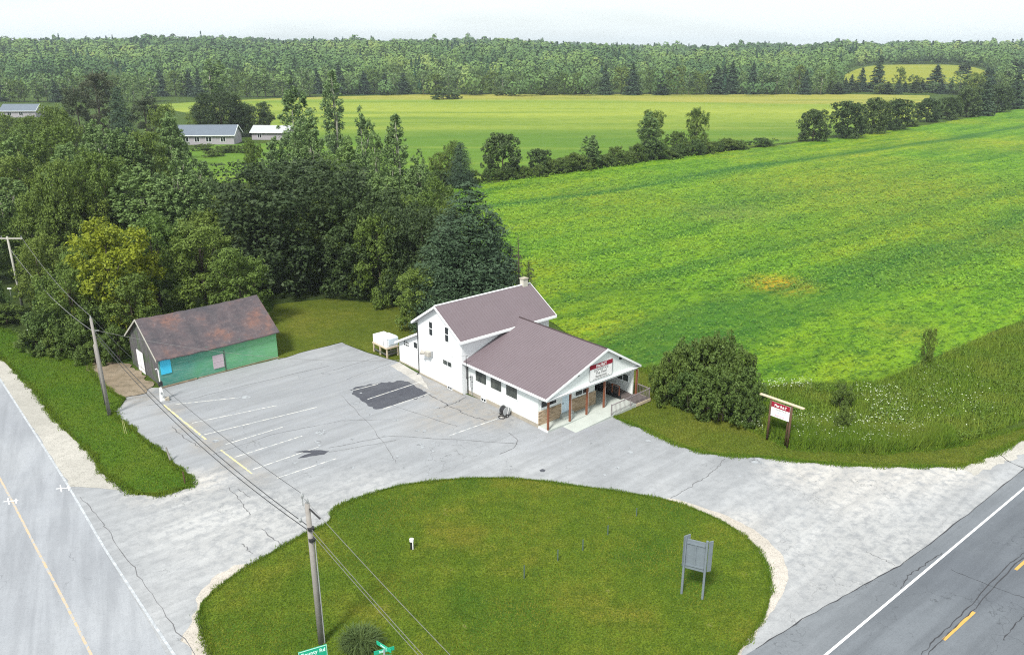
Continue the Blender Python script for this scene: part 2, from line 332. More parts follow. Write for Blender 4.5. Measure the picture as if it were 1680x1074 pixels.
M_RAIL = plain('brown grey railing', (0.22, 0.19, 0.20), 0.6, 0.3, 0.15)
M_RED = plain('maroon sign band', (0.26, 0.012, 0.03), 0.5, 0.3, 0.06); M_SIGNW = plain('white sign board', (0.78, 0.78, 0.78), 0.5, 0.3, 0.03)
M_INK = plain('dark grey lettering', (0.10, 0.10, 0.10), 0.6); M_PINK = plain('pink lettering', (0.55, 0.12, 0.22), 0.6); M_BLUEINK = plain('blue lettering', (0.28, 0.35, 0.55), 0.6)
M_POLE = plain('weathered grey pole wood', (0.25, 0.235, 0.22), 0.9, 0.1, 0.3, 2.5, 0, 0.5); M_PALEPOLE = plain('pale weathered pole wood', (0.36, 0.35, 0.31), 0.9, 0.1, 0.25, 2.5, 0, 0.4)
M_BROWNWOOD = plain('brown sign timber', (0.10, 0.06, 0.04), 0.85, 0.15, 0.35, 5); M_PALEWOOD = plain('pale beam timber', (0.50, 0.42, 0.31), 0.8, 0.2, 0.2, 5)
M_GREYWOOD = plain('blue grey weathered board', (0.155, 0.185, 0.21), 0.8, 0.2, 0.22, 3, 0, 0.3)
M_SGREEN = plain('green sign sheeting', (0.01, 0.34, 0.20), 0.4, 0.4, 0.08, 4); M_SGREEN2 = plain('white green lettering', (0.62, 0.85, 0.8), 0.5)
# barn
m = NT('peeling green barn paint', 0.85, 0.2); p = m.pos(obj=True); sp = m.n('ShaderNodeSeparateXYZ'); m.link(p, sp.inputs[0])
c = m.ramp(m.math('ADD', m.math('DIVIDE', sp.outputs[0], 11.0), m.math('MULTIPLY', m.math('SUBTRACT', m.noise(p, 0.5, 4), 0.5), 0.9)), [(0.1, (0.065, 0.24, 0.20)), (0.55, (0.10, 0.31, 0.17)), (0.9, (0.14, 0.38, 0.17))])
st = m.noise(m.pos(obj=True, scale=(0.5, 1, 5)), 2.0, 5, 0.7); c = m.mix(m.ramp(st, [(0.45, 0.0), (0.7, 0.55)]), c, (0.26, 0.40, 0.34))
c = m.mix(m.ramp(m.noise(p, 3.2, 5, 0.75), [(0.58, 0.0), (0.70, 0.65)]), c, (0.12, 0.10, 0.09))
c = m.mix(m.ramp(m.math('FRACT', m.math('DIVIDE', sp.outputs[2], 0.2)), [(0.0, 0.5), (0.12, 0.0)]), c, (0.02, 0.07, 0.05)); m.color(c); M_BGREEN = m.m
m = NT('weathered barn boards', 0.95, 0.1); p = m.pos(obj=True, scale=(6, 6, .4)); sp = m.n('ShaderNodeSeparateXYZ'); m.link(m.pos(obj=True), sp.inputs[0])
c = m.ramp(m.noise(p, 1.2, 5, 0.7), [(0.3, (0.045, 0.045, 0.045)), (0.55, (0.12, 0.115, 0.12)), (0.75, (0.20, 0.19, 0.20))])
c = m.mix(m.ramp(m.noise(m.pos(obj=True), 0.9, 4), [(0.5, 0.0), (0.62, 0.6)]), c, (0.07, 0.11, 0.05))
c = m.mix(m.ramp(m.math('FRACT', m.math('DIVIDE', sp.outputs[1], 0.25)), [(0.0, 0.8), (0.12, 0.0)]), c, (0.015, 0.015, 0.015)); m.color(c); M_BWOOD = m.m
m = NT('rusty patched shingles', 0.9, 0.15); p = m.pos(obj=True); pr = m.pos(obj=True, scale=(1.2, .35, .35))
c = m.ramp(m.noise(p, 0.35, 5, 0.65), [(0.30, (0.06, 0.06, 0.068)), (0.50, (0.105, 0.085, 0.09)), (0.60, (0.15, 0.095, 0.085)), (0.74, (0.21, 0.105, 0.08))])
vo = m.n('ShaderNodeTexVoronoi'); vo.inputs['Scale'].default_value = 1.0; m.link(m.pos(obj=True, scale=(2.4, 4.5, 0.0)), vo.inputs['Vector']); vo.distance = 'CHEBYCHEV'
c = m.mix(m.math('MULTIPLY', m.ramp(vo.outputs['Color'], [(0.2, 0.0), (0.8, 0.6)]), 0.8), c, (0.055, 0.05, 0.06))
c = m.mix(m.ramp(m.noise(pr, 5, 5, 0.8), [(0.60, 0.0), (0.72, 0.6)]), c, (0.24, 0.23, 0.24)); m.color(c); m.bump(vo.outputs['Distance'], 0.6, 0.04); M_BROOF = m.m
M_CYAN = plain('bright cyan panel', (0.05, 0.48, 0.72), 0.6, 0.3, 0.06); M_PINKW = plain('grubby pinkish board', (0.44, 0.37, 0.41), 0.8, 0.2, 0.2, 4)
M_BARK = plain('grey brown bark', (0.085, 0.07, 0.055), 0.95, 0.1, 0.35, 3); M_BIRCH = plain('pale poplar bark', (0.33, 0.32, 0.27), 0.85, 0.1, 0.3, 2)
M_CLOTH = plain('pale plastic tank', (0.60, 0.68, 0.75), 0.4, 0.4, 0.1, 1.5)
# foliage
L_MAPLE = leafmat('dark maple leaves', (0.016, 0.034, 0.012), (0.060, 0.092, 0.028), 0.15, (0.06, 0.10, 0.022), 0.4)
L_ASH = leafmat('mid green leaves', (0.042, 0.085, 0.016), (0.150, 0.235, 0.045), 0.25, (0.19, 0.23, 0.036), 0.5)
L_POPLAR = leafmat('grey green poplar leaves', (0.075, 0.135, 0.050), (0.235, 0.340, 0.135), 0.28, (0.17, 0.26, 0.06), 0.6)
L_LIME = leafmat('lime green leaves', (0.10, 0.14, 0.012), (0.33, 0.37, 0.022), 0.3, (0.10, 0.16, 0.016), 0.2)
L_SPRUCE = leafmat('blue green needles', (0.018, 0.042, 0.024), (0.065, 0.110, 0.062), 0.05, (0.055, 0.095, 0.035), 0.5)
L_SHRUB = leafmat('hedge shrub leaves', (0.024, 0.054, 0.014), (0.10, 0.165, 0.036), 0.2, (0.16, 0.21, 0.03), 0.4)
L_HEDGE = leafmat('dark hedgerow leaves', (0.020, 0.042, 0.014), (0.070, 0.115, 0.032), 0.15, (0.11, 0.15, 0.035), 0.35)
L_PINE = leafmat('dark pine foliage', (0.018, 0.034, 0.016), (0.060, 0.085, 0.036), 0.08, (0.085, 0.085, 0.04), 0.5)
L_CEDAR = leafmat('cedar foliage', (0.022, 0.045, 0.012), (0.060, 0.095, 0.026), 0.08, (0.08, 0.11, 0.025), 0.5)
L_DULL = leafmat('dull brownish needles', (0.035, 0.042, 0.022), (0.085, 0.09, 0.05), 0.1)
L_FOREST = leafmat('far woodland leaves', (0.030, 0.065, 0.022), (0.085, 0.150, 0.045), 0.2)
# ---------------------------------------------------------------- ground sheets
def sheet(name, pts, z, mat, kind='structure', jag=0.0, seg=0.0, seed=1, thick=0.0):
    import bmesh
    from mathutils.geometry import tessellate_polygon
    pts = [Vector((p[0], p[1], 0)) for p in pts]
    if seg:
        r = random.Random(seed); q = []
        for i, a in enumerate(pts):
            b = pts[(i + 1) % len(pts)]; n = max(1, int((b - a).length / seg)); nrm = (b - a).normalized().cross(Vector((0, 0, 1)))
            for k in range(n):
                q.append(a.lerp(b, k / n) + nrm * (r.uniform(-jag, jag)))
        pts = q
    tris = tessellate_polygon([pts]); me = bpy.data.meshes.new(name)
    vs = [(p.x, p.y, z) for p in pts]; fs = [tuple(t) for t in tris]
    me.from_pydata(vs, [], fs)
    bm = bmesh.new(); bm.from_mesh(me)
    for f in bm.faces:
        if f.calc_area() > 0 and f.normal.z < 0: f.normal_flip()
    if thick:
        r_ = bmesh.ops.extrude_face_region(bm, geom=bm.faces[:])
        bmesh.ops.translate(bm, vec=(0, 0, -thick), verts=[e for e in r_['geom'] if isinstance(e, bmesh.types.BMVert)])
        bmesh.ops.recalc_face_normals(bm, faces=bm.faces)
    bm.to_mesh(me); bm.free()
    me.materials.append(mat); o = bpy.data.objects.new(name, me); COL.objects.link(o)
    o['kind'] = kind; return o
def smooth_pts(pts, n=6, closed=True):
    out = []; N = len(pts)
    for i in range(N if closed else N - 1):
        if closed: p0, p1, p2, p3 = (pts[(i + k) % N] for k in (-1, 0, 1, 2))
        else: p0, p1, p2, p3 = (pts[max(0, min(N - 1, i + k))] for k in (-1, 0, 1, 2))
        for k in range(n):
            t = k / n
            out.append(tuple(0.5 * ((2 * p1[j]) + (-p0[j] + p2[j]) * t + (2*p0[j] - 5*p1[j] + 4*p2[j] - p3[j]) * t*t + (-p0[j] + 3*p1[j] - 3*p2[j] + p3[j]) * t**3) for j in range(len(p1))))
    if not closed: out.append(tuple(pts[-1]))
    return out
def PX(lst): return [P(*q) for q in lst]
def strip(mb, pix, w, z, world=False, jit=0.0, rnd=None):
    pts = [Vector(p) if world else P(*p) for p in pix]
    L = []; Rr = []
    for i, p in enumerate(pts):
        d = (pts[min(i+1, len(pts)-1)] - pts[max(i-1, 0)]); d.z = 0; d.normalize(); n = Vector((-d.y, d.x, 0))
        ww = w if not hasattr(w, '__len__') else w[i]
        if rnd: ww *= rnd.uniform(0.35, 1.3)
        L.append(p + n * ww / 2); Rr.append(p - n * ww / 2)
    for i in range(len(pts) - 1):
        mb.add([(*L[i].xy, z), (*Rr[i].xy, z), (*Rr[i+1].xy, z), (*L[i+1].xy, z)], [(0, 1, 2, 3)])
def wiggle(pix, n, amp, rnd):
    out = []
    for i in range(len(pix) - 1):
        a, b = P(*pix[i]), P(*pix[i+1])
        for k in range(n):
            q = a.lerp(b, k / n); q += Vector((rnd.uniform(-amp, amp), rnd.uniform(-amp, amp), 0)); out.append(q)
    out.append(P(*pix[-1])); return out
# terrain: one sheet to the horizon
ys = np.concatenate([np.linspace(-60, 520, 30), np.linspace(540, 1700, 70), np.geomspace(1750, 5200, 20)])
NXg = 121; vs = []; fs = []
for j, y in enumerate(ys):
    W = max(abs(y) * 0.95, 0) + 160
    for i in range(NXg): x = (i / (NXg - 1) * 2 - 1) * W; vs.append((x, y))
vs = np.array(vs); zz = terrain(vs[:, 0], vs[:, 1])
mb = MB(); mb.v = [(x, y, z) for (x, y), z in zip(vs.tolist(), zz.tolist())]
mb.f = [(j*NXg+i, j*NXg+i+1, (j+1)*NXg+i+1, (j+1)*NXg+i) for j in range(len(ys)-1) for i in range(NXg-1)]
g = mb.build('ground', M_GROUND, smooth=True); g['kind'] = 'structure'
def drop(pts, z0): return pts
# woodland floor under the left grove
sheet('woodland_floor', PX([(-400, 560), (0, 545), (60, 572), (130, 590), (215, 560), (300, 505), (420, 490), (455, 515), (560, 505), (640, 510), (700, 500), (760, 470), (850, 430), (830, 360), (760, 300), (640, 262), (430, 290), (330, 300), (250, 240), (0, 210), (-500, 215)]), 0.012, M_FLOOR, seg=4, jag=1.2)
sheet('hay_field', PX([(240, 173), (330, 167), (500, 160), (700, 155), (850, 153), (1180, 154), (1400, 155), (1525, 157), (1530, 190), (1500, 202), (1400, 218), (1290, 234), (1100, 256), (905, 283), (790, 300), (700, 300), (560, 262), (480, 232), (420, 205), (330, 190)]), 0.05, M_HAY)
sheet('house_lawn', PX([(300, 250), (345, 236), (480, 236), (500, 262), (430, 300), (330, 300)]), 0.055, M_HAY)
soy_pix = [(790, 303), (905, 287), (1100, 260), (1290, 237), (1400, 222), (1510, 207), (1600, 192), (1680, 178), (1960, 150), (2200, 300), (2000, 470), (1680, 528), (1600, 560), (1530, 592), (1440, 628), (1250, 634), (1130, 612), (1062, 602), (1000, 574), (925, 548), (860, 500), (790, 440), (735, 350), (745, 305)]
soy_w = PX(soy_pix); sheet('soybean_field', soy_w, 0.03, M_SOY, seg=3, jag=0.5)
# hill field at the upper right follows the slope
mb = MB(); nx, ny = 26, 14
for j in range(ny + 1):
    for i in range(nx + 1):
        e = abs(2 * i / nx - 1); Y = 622 + (875 - 175 * e ** 2.6 - 622) * j / ny
        a = 0.395 + (0.568 - 0.395) * i / nx; X = a * Y; mb.v.append((X, Y, float(terrain(X, Y)) + 0.35))
mb.f = [(j*(nx+1)+i, j*(nx+1)+i+1, (j+1)*(nx+1)+i+1, (j+1)*(nx+1)+i) for j in range(ny) for i in range(nx)]
o = mb.build('hill_field', M_HILLF, smooth=True); o['kind'] = 'structure'
# paved forecourt
lot = [(-500, 560), (-120, 500), (0, 585), (31, 615), (65, 649), (86, 682), (117, 714), (154, 748), (167, 774), (193, 792), (250, 800), (290, 780), (266, 742), (235, 722), (216, 703), (193, 688), (186, 672), (196, 660), (210, 645), (245, 636), (266, 636), (457, 588), (500, 577), (560, 562), (602, 578), (655, 594), (690, 615), (760, 645), (880, 690), (1000, 670), (1012, 687), (1062, 706), (1105, 728), (1150, 742), (1190, 748), (1250, 750), (1310, 757), (1400, 764), (1500, 766), (1575, 765), (1602, 757), (1640, 740), (1690, 714), (1900, 600), (2300, 640), (2100, 1300), (-900, 1400)]
sheet('forecourt', PX(lot), 0.016, M_LOT, seg=1.2, jag=0.06)
sheet('side_road', PX([(-420, 480), (-60, 560), (0, 622), (60, 715), (112, 797), (172, 905), (250, 1030), (330, 1180), (-900, 1500), (-900, 600)]), 0.022, M_SIDE)
sheet('gravel_shoulder', PX([(-60, 540), (0, 585), (31, 615), (65, 649), (86, 682), (117, 714), (154, 748), (167, 774), (200, 800), (240, 812), (200, 806), (150, 800), (116, 798), (60, 712), (0, 620), (-60, 556)]), 0.026, M_GRAVEL, seg=0.5, jag=0.12)
sheet('roadside_gravel', PX([(1575, 766), (1602, 757), (1640, 740), (1690, 714), (1900, 610), (1900, 640), (1700, 735), (1650, 757), (1600, 780)]), 0.021, M_GRAVEL, seg=0.4, jag=0.2)
rim = smooth_pts([(1095, 818), (1140, 828), (1205, 852), (1252, 880), (1283, 912), (1292, 942), (1286, 968), (1268, 1000), (1248, 1030), (1225, 1060), (1200, 1090), (1180, 1060), (1230, 1000), (1240, 930), (1180, 860)], 5)
sheet('gravel_rim', PX(rim), 0.024, M_RIM, seg=0.4, jag=0.06)
rim2 = smooth_pts([(318, 1010), (326, 975), (350, 950), (392, 925), (410, 950), (345, 1000), (338, 1040), (350, 1074), (352, 1100), (325, 1080), (300, 1050)], 4)
sheet('gravel_corner', PX(rim2), 0.024, M_RIM, seg=0.4, jag=0.15)
isl_pix = [(330, 1000), (345, 978), (385, 946), (430, 918), (500, 878), (540, 858), (548, 838), (580, 822), (650, 800), (720, 790), (790, 786), (860, 788), (950, 799), (1040, 812), (1100, 824), (1165, 848), (1212, 875), (1243, 905), (1258, 935), (1262, 965), (1256, 1000), (1240, 1030), (1216, 1060), (1180, 1100), (1080, 1160), (900, 1210), (700, 1220), (520, 1190), (400, 1140), (350, 1074), (334, 1035)]
isl_w = [Vector((*q, 0)) for q in smooth_pts([tuple(P(*p).xy) for p in isl_pix], 5)]
sheet('island_lawn', isl_w, 0.09, M_ISLAND, seg=0.35, jag=0.05, thick=0.08)
verge_pix = [(-420, 520), (-60, 535), (0, 585), (31, 615), (65, 649), (86, 682), (117, 714), (154, 748), (167, 774), (193, 792), (216, 809), (261, 813), (315, 798), (310, 783), (284, 763), (266, 742), (235, 722), (216, 703), (193, 688), (183, 674), (198, 664), (205, 655), (190, 648), (160, 625), (148, 604), (150, 585), (60, 560), (0, 540), (-200, 500)]
verge_w = PX(verge_pix); sheet('verge', verge_w, 0.06, M_VERGE, seg=0.4, jag=0.10, thick=0.05)
sheet('dirt_path', PX([(138, 600), (160, 594), (205, 596), (232, 612), (252, 634), (240, 645), (205, 652), (180, 640), (160, 622)]), 0.07, M_DIRT, seg=0.5, jag=0.25)
sheet('back_lawn', PX([(457, 590), (500, 577), (560, 562), (602, 578), (655, 594), (690, 560), (720, 520), (640, 500), (540, 490), (450, 500), (430, 540)]), 0.05, M_LAWN, seg=0.7, jag=0.1)
lawn_pix = [(1000, 668), (1012, 687), (1062, 706), (1105, 728), (1150, 742), (1190, 748), (1250, 750), (1310, 757), (1400, 764), (1500, 766), (1575, 765), (1602, 757), (1640, 740), (1690, 714), (1760, 680), (1560, 735), (1440, 745), (1300, 738), (1230, 705), (1130, 650), (1060, 612), (1010, 580), (940, 560), (960, 640)]
lawn_w = PX(lawn_pix); sheet('side_lawn', lawn_w, 0.045, M_LAWN, seg=0.7, jag=0.1)
# highway
hw_edge = [(1680, 770), (1588, 843), (1484, 923), (1414, 961), (1327, 1010), (1240, 1064)]
hw_w = [P(2000, 560), P(1800, 685)] + PX(hw_edge) + [P(1100, 1150), P(900, 1290), P(1500, 1500), P(2600, 900), P(2500, 640)]
sheet('highway', hw_w, 0.030, M_HWY2)
wl = [P(1355, 1074), P(1680, 801)]; hd = (wl[1] - wl[0]).normalized(); hn = Vector((hd.y, -hd.x, 0))
a0 = wl[0] - hd * 30; a1 = wl[0] + hd * 130
sheet('highway_lanes', [a0, a1, a1 + hn * 9, a0 + hn * 9], 0.036, M_HWY)
mb = MB(); strip(mb, [wl[0] - hd * 20, wl[0] + hd * 120], 0.13, 0.043, True); o = mb.build('highway_edge_line', M_WHITE); o['kind'] = 'structure'
mb = MB(); strip(mb, [P(1548, 1050), P(1598, 1004)], 0.16, 0.043, True)
dd = (P(1598, 1004) - P(1548, 1050)); u_ = dd.normalized(); q0 = P(1666, 935); 
for k in range(0, 9):
    s0 = q0 + u_ * (9.0 * k); strip(mb, [s0, s0 + u_ * dd.length], 0.16, 0.043, True)
o = mb.build('highway_centre_dashes', M_ORANGE); o['kind'] = 'structure'
rnd = random.Random(4)
mb = MB()
def tar(pix, w=0.05, n=8, amp=0.05, z=0.047): strip(mb, wiggle(pix, n, amp, rnd), w, z, True, rnd=rnd)
tar([(1240, 1064), (1327, 1010), (1414, 961), (1484, 923), (1588, 843), (1680, 770), (1800, 686)], 0.06)
tar([(1478, 965), (1490, 945), (1520, 925), (1545, 908)], 0.05)
for off in (-6, 5):
    tar([(1516 + off, 1074), (1550 + off, 1040), (1600 + off, 992), (1660 + off, 925), (1690 + off, 905)], 0.05)
tar([(1560, 935), (1620, 960), (1680, 981)], 0.03); tar([(1645, 1050), (1665, 1025), (1680, 1008)], 0.05)
tar([(1640, 745), (1655, 757), (1680, 768)], 0.05, 4)
o = mb.build('tar_lines', M_TAR); o['kind'] = 'structure'
mb = MB()
def crack(pix, w=0.05, n=8, amp=0.09): strip(mb, wiggle(pix, n, amp, rnd), w, 0.025, True, rnd=rnd)
crack([(282, 700), (300, 716), (330, 735)], .07)
crack([(375, 800), (400, 828), (410, 845)]); crack([(430, 868), (463, 896)], .06); crack([(395, 892), (415, 908)], .06); crack([(410, 815), (390, 802)])
crack([(170, 862), (215, 925), (250, 975), (320, 1074)], .04); crack([(130, 815), (172, 862)], .04)
crack([(560, 648), (600, 690), (640, 742), (650, 760)], .035); crack([(540, 735), (640, 715), (760, 722), (850, 728)], .05, 10, .05); crack([(540, 742), (650, 722)], .04, 10, .05)
crack([(1190, 752), (1180, 765), (1160, 780), (1130, 800), (1100, 818)], .05); crack([(1420, 905), (1450, 918), (1468, 928)], .04)
crack([(700, 645), (730, 662), (765, 680), (800, 690)], .09, 10, .12); crack([(765, 652), (745, 662), (720, 670)], .09, 8, .12); crack([(615, 655), (720, 690), (750, 700)], .04)
crack([(545, 608), (600, 592), (640, 580)], .035); crack([(570, 622), (640, 595), (660, 588)], .035); crack([(835, 710), (850, 722), (843, 735), (820, 745)], .05, 8, .05)
crack([(240, 665), (310, 655), (420, 628), (540, 600)], .035); crack([(350, 745), (450, 712), (560, 690), (640, 688)], .03, 10, .05)
o = mb.build('asphalt_cracks', M_CRACK); o['kind'] = 'structure'
# lot markings
mb = MB()
def line(a, b, w=0.11, z=0.0235): strip(mb, [P(*a), P(*b)], w, z, True)
line((276, 668), (395, 652)) if False else None
for a, b in (((288, 663), (396, 652)), ((315, 694), (455, 665)), ((335, 713), (520, 668)), ((370, 729), (465, 700)), ((385, 750), (496, 715)), ((415, 770), (523, 733)), ((455, 784), (552, 752)), ((540, 611), (540, 611)), ((603, 655), (688, 627)), ((628, 671), (706, 645)), ((736, 715), (824, 684)), ((577, 641), (620, 630))):
    if a != b: line(a, b)
o = mb.build('stall_lines', M_LINE); o['kind'] = 'structure'
mb = MB(); line((268, 664), (338, 721), 0.16); line((362, 738), (414, 777), 0.13, 0.0238); o = mb.build('yellow_lines', M_YEL); o['kind'] = 'structure'
sheet('asphalt_patch', PX(smooth_pts([(576, 640), (600, 632), (655, 625), (668, 626), (684, 636), (700, 648), (660, 660), (622, 671), (600, 662)], 3)), 0.0205, M_PATCH, seg=0.22, jag=0.14)
sheet('oil_mark', PX([(482, 741), (500, 739), (520, 738), (540, 740), (532, 745), (508, 749), (488, 752), (500, 746), (512, 743)]), 0.0245, M_PATCH, seg=0.2, jag=0.03)
sheet('oil_spot', PX([(885, 771), (890, 769), (895, 771), (893, 774), (887, 774)]), 0.0245, M_PATCH)
sheet('concrete_walk', PX([(655, 594), (690, 616), (705, 640), (690, 630), (640, 600)]), 0.021, paving('bare concrete', (0.40, 0.385, 0.36), (0.34, 0.33, 0.31), (0.45, 0.44, 0.41), LOTROT), seg=0.3, jag=0.05)
rs = random.Random(12); mb = MB()
for i in range(46):
    q = P(rs.uniform(300, 720), rs.uniform(640, 770)) if i < 26 else P(rs.uniform(640, 1250), rs.uniform(715, 800))
    if q.x < -27 or (P(898, 709) - q).length < 1: continue
    rr_ = rs.uniform(.06, .30) * (1 if rs.random() < .8 else 1.7); n_ = 9; sx_ = rs.uniform(.5, 1.6)
    mb.add([(q.x + math.cos(k * 6.283 / n_) * rr_ * rs.uniform(.6, 1.2) * sx_, q.y + math.sin(k * 6.283 / n_) * rr_ * rs.uniform(.6, 1.2), .0242) for k in range(n_)], [tuple(range(n_))])
o = mb.build('oil_drips', worn('faint oil stain', (0.16, 0.165, 0.175), 0.50)); o['kind'] = 'structure'
# side road lines
mb = MB(); strip(mb, [P(-60, 530), P(0, 622), P(60, 715), P(112, 797), P(172, 900), P(250, 1020), P(310, 1110)], 0.14, 0.0265, True); o = mb.build('side_road_edge_line', M_FADED); o['kind'] = 'structure'
mb = MB()
for off in (0,): strip(mb, [P(-20, 740), P(0, 785), P(20, 822), P(60, 900), P(105, 985), P(150, 1074), P(180, 1130)], 0.13, 0.0265, True)
o = mb.build('side_road_centre_line', M_FADEO); o['kind'] = 'structure'
mb = MB()
for cx, cy in ((18, 822), (104, 801)):
    strip(mb, [P(cx - 12, cy + 1), P(cx + 12, cy - 1)], 0.09, 0.031, True)
    strip(mb, [P(cx - 5, cy - 5), P(cx - 3, cy + 6)], 0.07, 0.0315, True); strip(mb, [P(cx + 8, cy - 4), P(cx + 9, cy + 4)], 0.07, 0.0318, True)
o = mb.build('survey_marks', M_WHITE); o['kind'] = 'structure'

# ---------------------------------------------------------------- roadhouse
TH = R(40.9); HO = P(898, 709)
def inhouse(x, y, z=0): return Vector((HO.x + x * math.cos(TH) - y * math.sin(TH), HO.y + x * math.sin(TH) + y * math.cos(TH), z))
house = empty('restaurant', HO, TH, 'white clapboard roadhouse with mauve metal roofs, front porch and maroon sign in the gable', 'building')
S = 0.625; AY, AZ = 13.2, 7.3
def mz(y): return AZ - S * abs(y - AY)
mb = MB(); mb.prism([(10.0, 0.0), (16.4, 0.0), (16.4, mz(16.4) - .1), (13.2, AZ - .1), (10.0, mz(10.0) - .1)], -0.6, 9.5, 'x'); mb.build('main_wall', M_SIDING, house)
mb = MB(); mb.prism([(16.4, 0.0), (20.1, 0.0), (20.1, 2.0), (16.4, 3.8)], -0.3, 4.5, 'x'); mb.build('lean_to_wall', M_SIDING, house)
mb = MB(); mb.slab((-0.6, 20.35, 2.0), (-0.6, 16.42, 3.93), (4.8, 16.42, 3.93), (4.8, 20.35, 2.0), .1)
lr = mb.build('lean_to_roof', M_ROOF, house)
MB().slab((-0.66, 20.4, 2.02), (-0.66, 16.42, 3.97), (-0.6, 16.42, 3.97), (-0.6, 20.4, 2.02), .2).box(-0.6, 4.8, 20.352, 20.42, 1.86, 2.0).build('fascia', M_TRIM, lr)
mb = MB(); x0, x1 = -1.0, 10.05
mb.slab((x0, 9.6, mz(9.6)), (x1, 9.6, mz(9.6)), (x1, AY, AZ), (x0, AY, AZ), .1); mb.slab((x0, AY, AZ), (x1, AY, AZ), (x1, 16.8, mz(16.8)), (x0, 16.8, mz(16.8)), .1)
k = x0 + .15
while k < x1:
    for ya, yb in ((9.62, AY - .05), (16.78, AY + .05)):
        mb.slab((k, ya, mz(ya) + .015), (k + .035, ya, mz(ya) + .015), (k + .035, yb, mz(yb) + .015), (k, yb, mz(yb) + .015), .012)
    k += .3
mroof = mb.build('main_roof', M_ROOF, house)
MB().tube([(x0, AY, AZ + .01), (x1, AY, AZ + .01)], .07, 6).build('ridge_cap', M_TRIM, mroof)
mb = MB()
for xa, xb in ((x0 - .04, x0), (x1, x1 + .04)):
    mb.slab((xa, 9.55, mz(9.55) + .02), (xb, 9.55, mz(9.55) + .02), (xb, AY, AZ + .02), (xa, AY, AZ + .02), .22); mb.slab((xa, AY, AZ + .02), (xb, AY, AZ + .02), (xb, 16.85, mz(16.85) + .02), (xa, 16.85, mz(16.85) + .02), .22)
mb.box(x0, x1, 9.5, 9.598, mz(9.6) - .24, mz(9.6) - .02); mb.box(x0, x1, 16.802, 16.9, mz(16.8) - .24, mz(16.8) - .02)
mb.slab((x0, 9.6, mz(9.6) - .13), (x1, 9.6, mz(9.6) - .13), (x1, 9.998, mz(9.6) - .13), (x0, 9.998, mz(9.6) - .13), .03)
mb.build('fascia', M_TRIM, mroof)
ch = MB().box(9.0, 9.55, 12.95, 13.45, 6.9, 7.85).build('chimney', plain('pale chimney block', (0.50, 0.48, 0.42), .9, .2, .15, 3), mroof)
MB().box(8.95, 9.6, 12.9, 13.5, 7.85, 7.95).build('cap', M_FOUND, ch)
# front section
GX, GZ, EL, ER = 6.2, 5.47, -0.5, 10.35; SL = (GZ - 3.02) / (GX - EL); SR = (GZ - 3.02) / (ER - GX)
mb = MB(); mb.box(0, 6.35, 1.06, 9.998, 0.28, 2.85); mb.box(9.88, 10.0, 0.02, 9.998, 0.1, 2.85); mb.box(6.352, 9.878, 6.0, 6.12, 0.1, 2.85); mb.build('front_wall', M_VSIDING, house)
mb = MB(); mb.box(-0.05, -0.002, 1.0, 9.99, -.05, 0.34); mb.box(-0.002, 6.3, 1.1, 9.99, -.05, .278); mb.box(-0.66, -0.602, 9.9, 16.45, -.05, .16); mb.box(-0.36, -0.302, 16.452, 20.1, -.05, .14); mb.build('foundation', M_FOUND, house)
mb = MB(); yb = 10.9
def zl(x): return GZ - SL * (GX - x)
def zr(x): return GZ - SR * (x - GX)
yi = AY - (AZ - GZ) / S + .25     # where the ridge dies into the main roof
mb.add([(EL, -.35, zl(EL)), (GX, -.35, GZ), (GX, yi, GZ), (EL + 5.2, 10.0, zl(EL + 5.2)), (EL, 9.98, zl(EL)),
        (EL, -.35, zl(EL) - .1), (GX, -.35, GZ - .1), (GX, yi, GZ - .1), (EL + 5.2, 10.0, zl(EL + 5.2) - .1), (EL, 9.98, zl(EL) - .1)],
       [(0,1,2,3,4), (9,8,7,6,5), (0,5,6,1), (1,6,7,2), (2,7,8,3), (3,8,9,4), (4,9,5,0)])
mb.add([(GX, -.35, GZ), (ER, -.35, zr(ER)), (ER, 9.98, zr(ER)), (GX + .8, 10.9, zr(GX + .8)), (GX, yi, GZ),
        (GX, -.35, GZ - .1), (ER, -.35, zr(ER) - .1), (ER, 9.98, zr(ER) - .1), (GX + .8, 10.9, zr(GX + .8) - .1), (GX, yi, GZ - .1)],
       [(0,1,2,3,4), (9,8,7,6,5), (0,5,6,1), (1,6,7,2), (2,7,8,3), (3,8,9,4), (4,9,5,0)])
k = -.2
while k < 11.5:
    xs = EL if k < 9.95 else EL + 5.2 + (k - 10) * 1.1
    if xs < GX - .3: mb.slab((xs + .02, k, zl(xs + .02) + .015), (GX - .05, k, zl(GX - .05) + .015), (GX - .05, k + .035, zl(GX - .05) + .015), (xs + .02, k + .035, zl(xs + .02) + .015), .03)
    if k < 9.9: mb.slab((GX + .05, k, zr(GX + .05) + .015), (ER - .02, k, zr(ER - .02) + .015), (ER - .02, k + .035, zr(ER - .02) + .015), (GX + .05, k + .035, zr(GX + .05) + .015), .03)
    k += .3
froof = mb.build('front_roof', M_ROOF, house)
MB().tube([(GX, -.35, GZ + .01), (GX, yi, GZ + .01)], .06, 6).build('ridge_cap', M_DARKTRIM, froof)
mb = MB()
mb.add([(EL - .05, -.40, zl(EL) + .03), (GX, -.40, GZ + .05), (GX, -.36, GZ + .05), (EL - .05, -.36, zl(EL) + .03), (EL - .05, -.40, zl(EL) - .17), (GX, -.40, GZ - .15), (GX, -.36, GZ - .15), (EL - .05, -.36, zl(EL) - .17)],
       [(0,3,2,1),(4,5,6,7),(0,1,5,4),(1,2,6,5),(2,3,7,6),(3,0,4,7)])
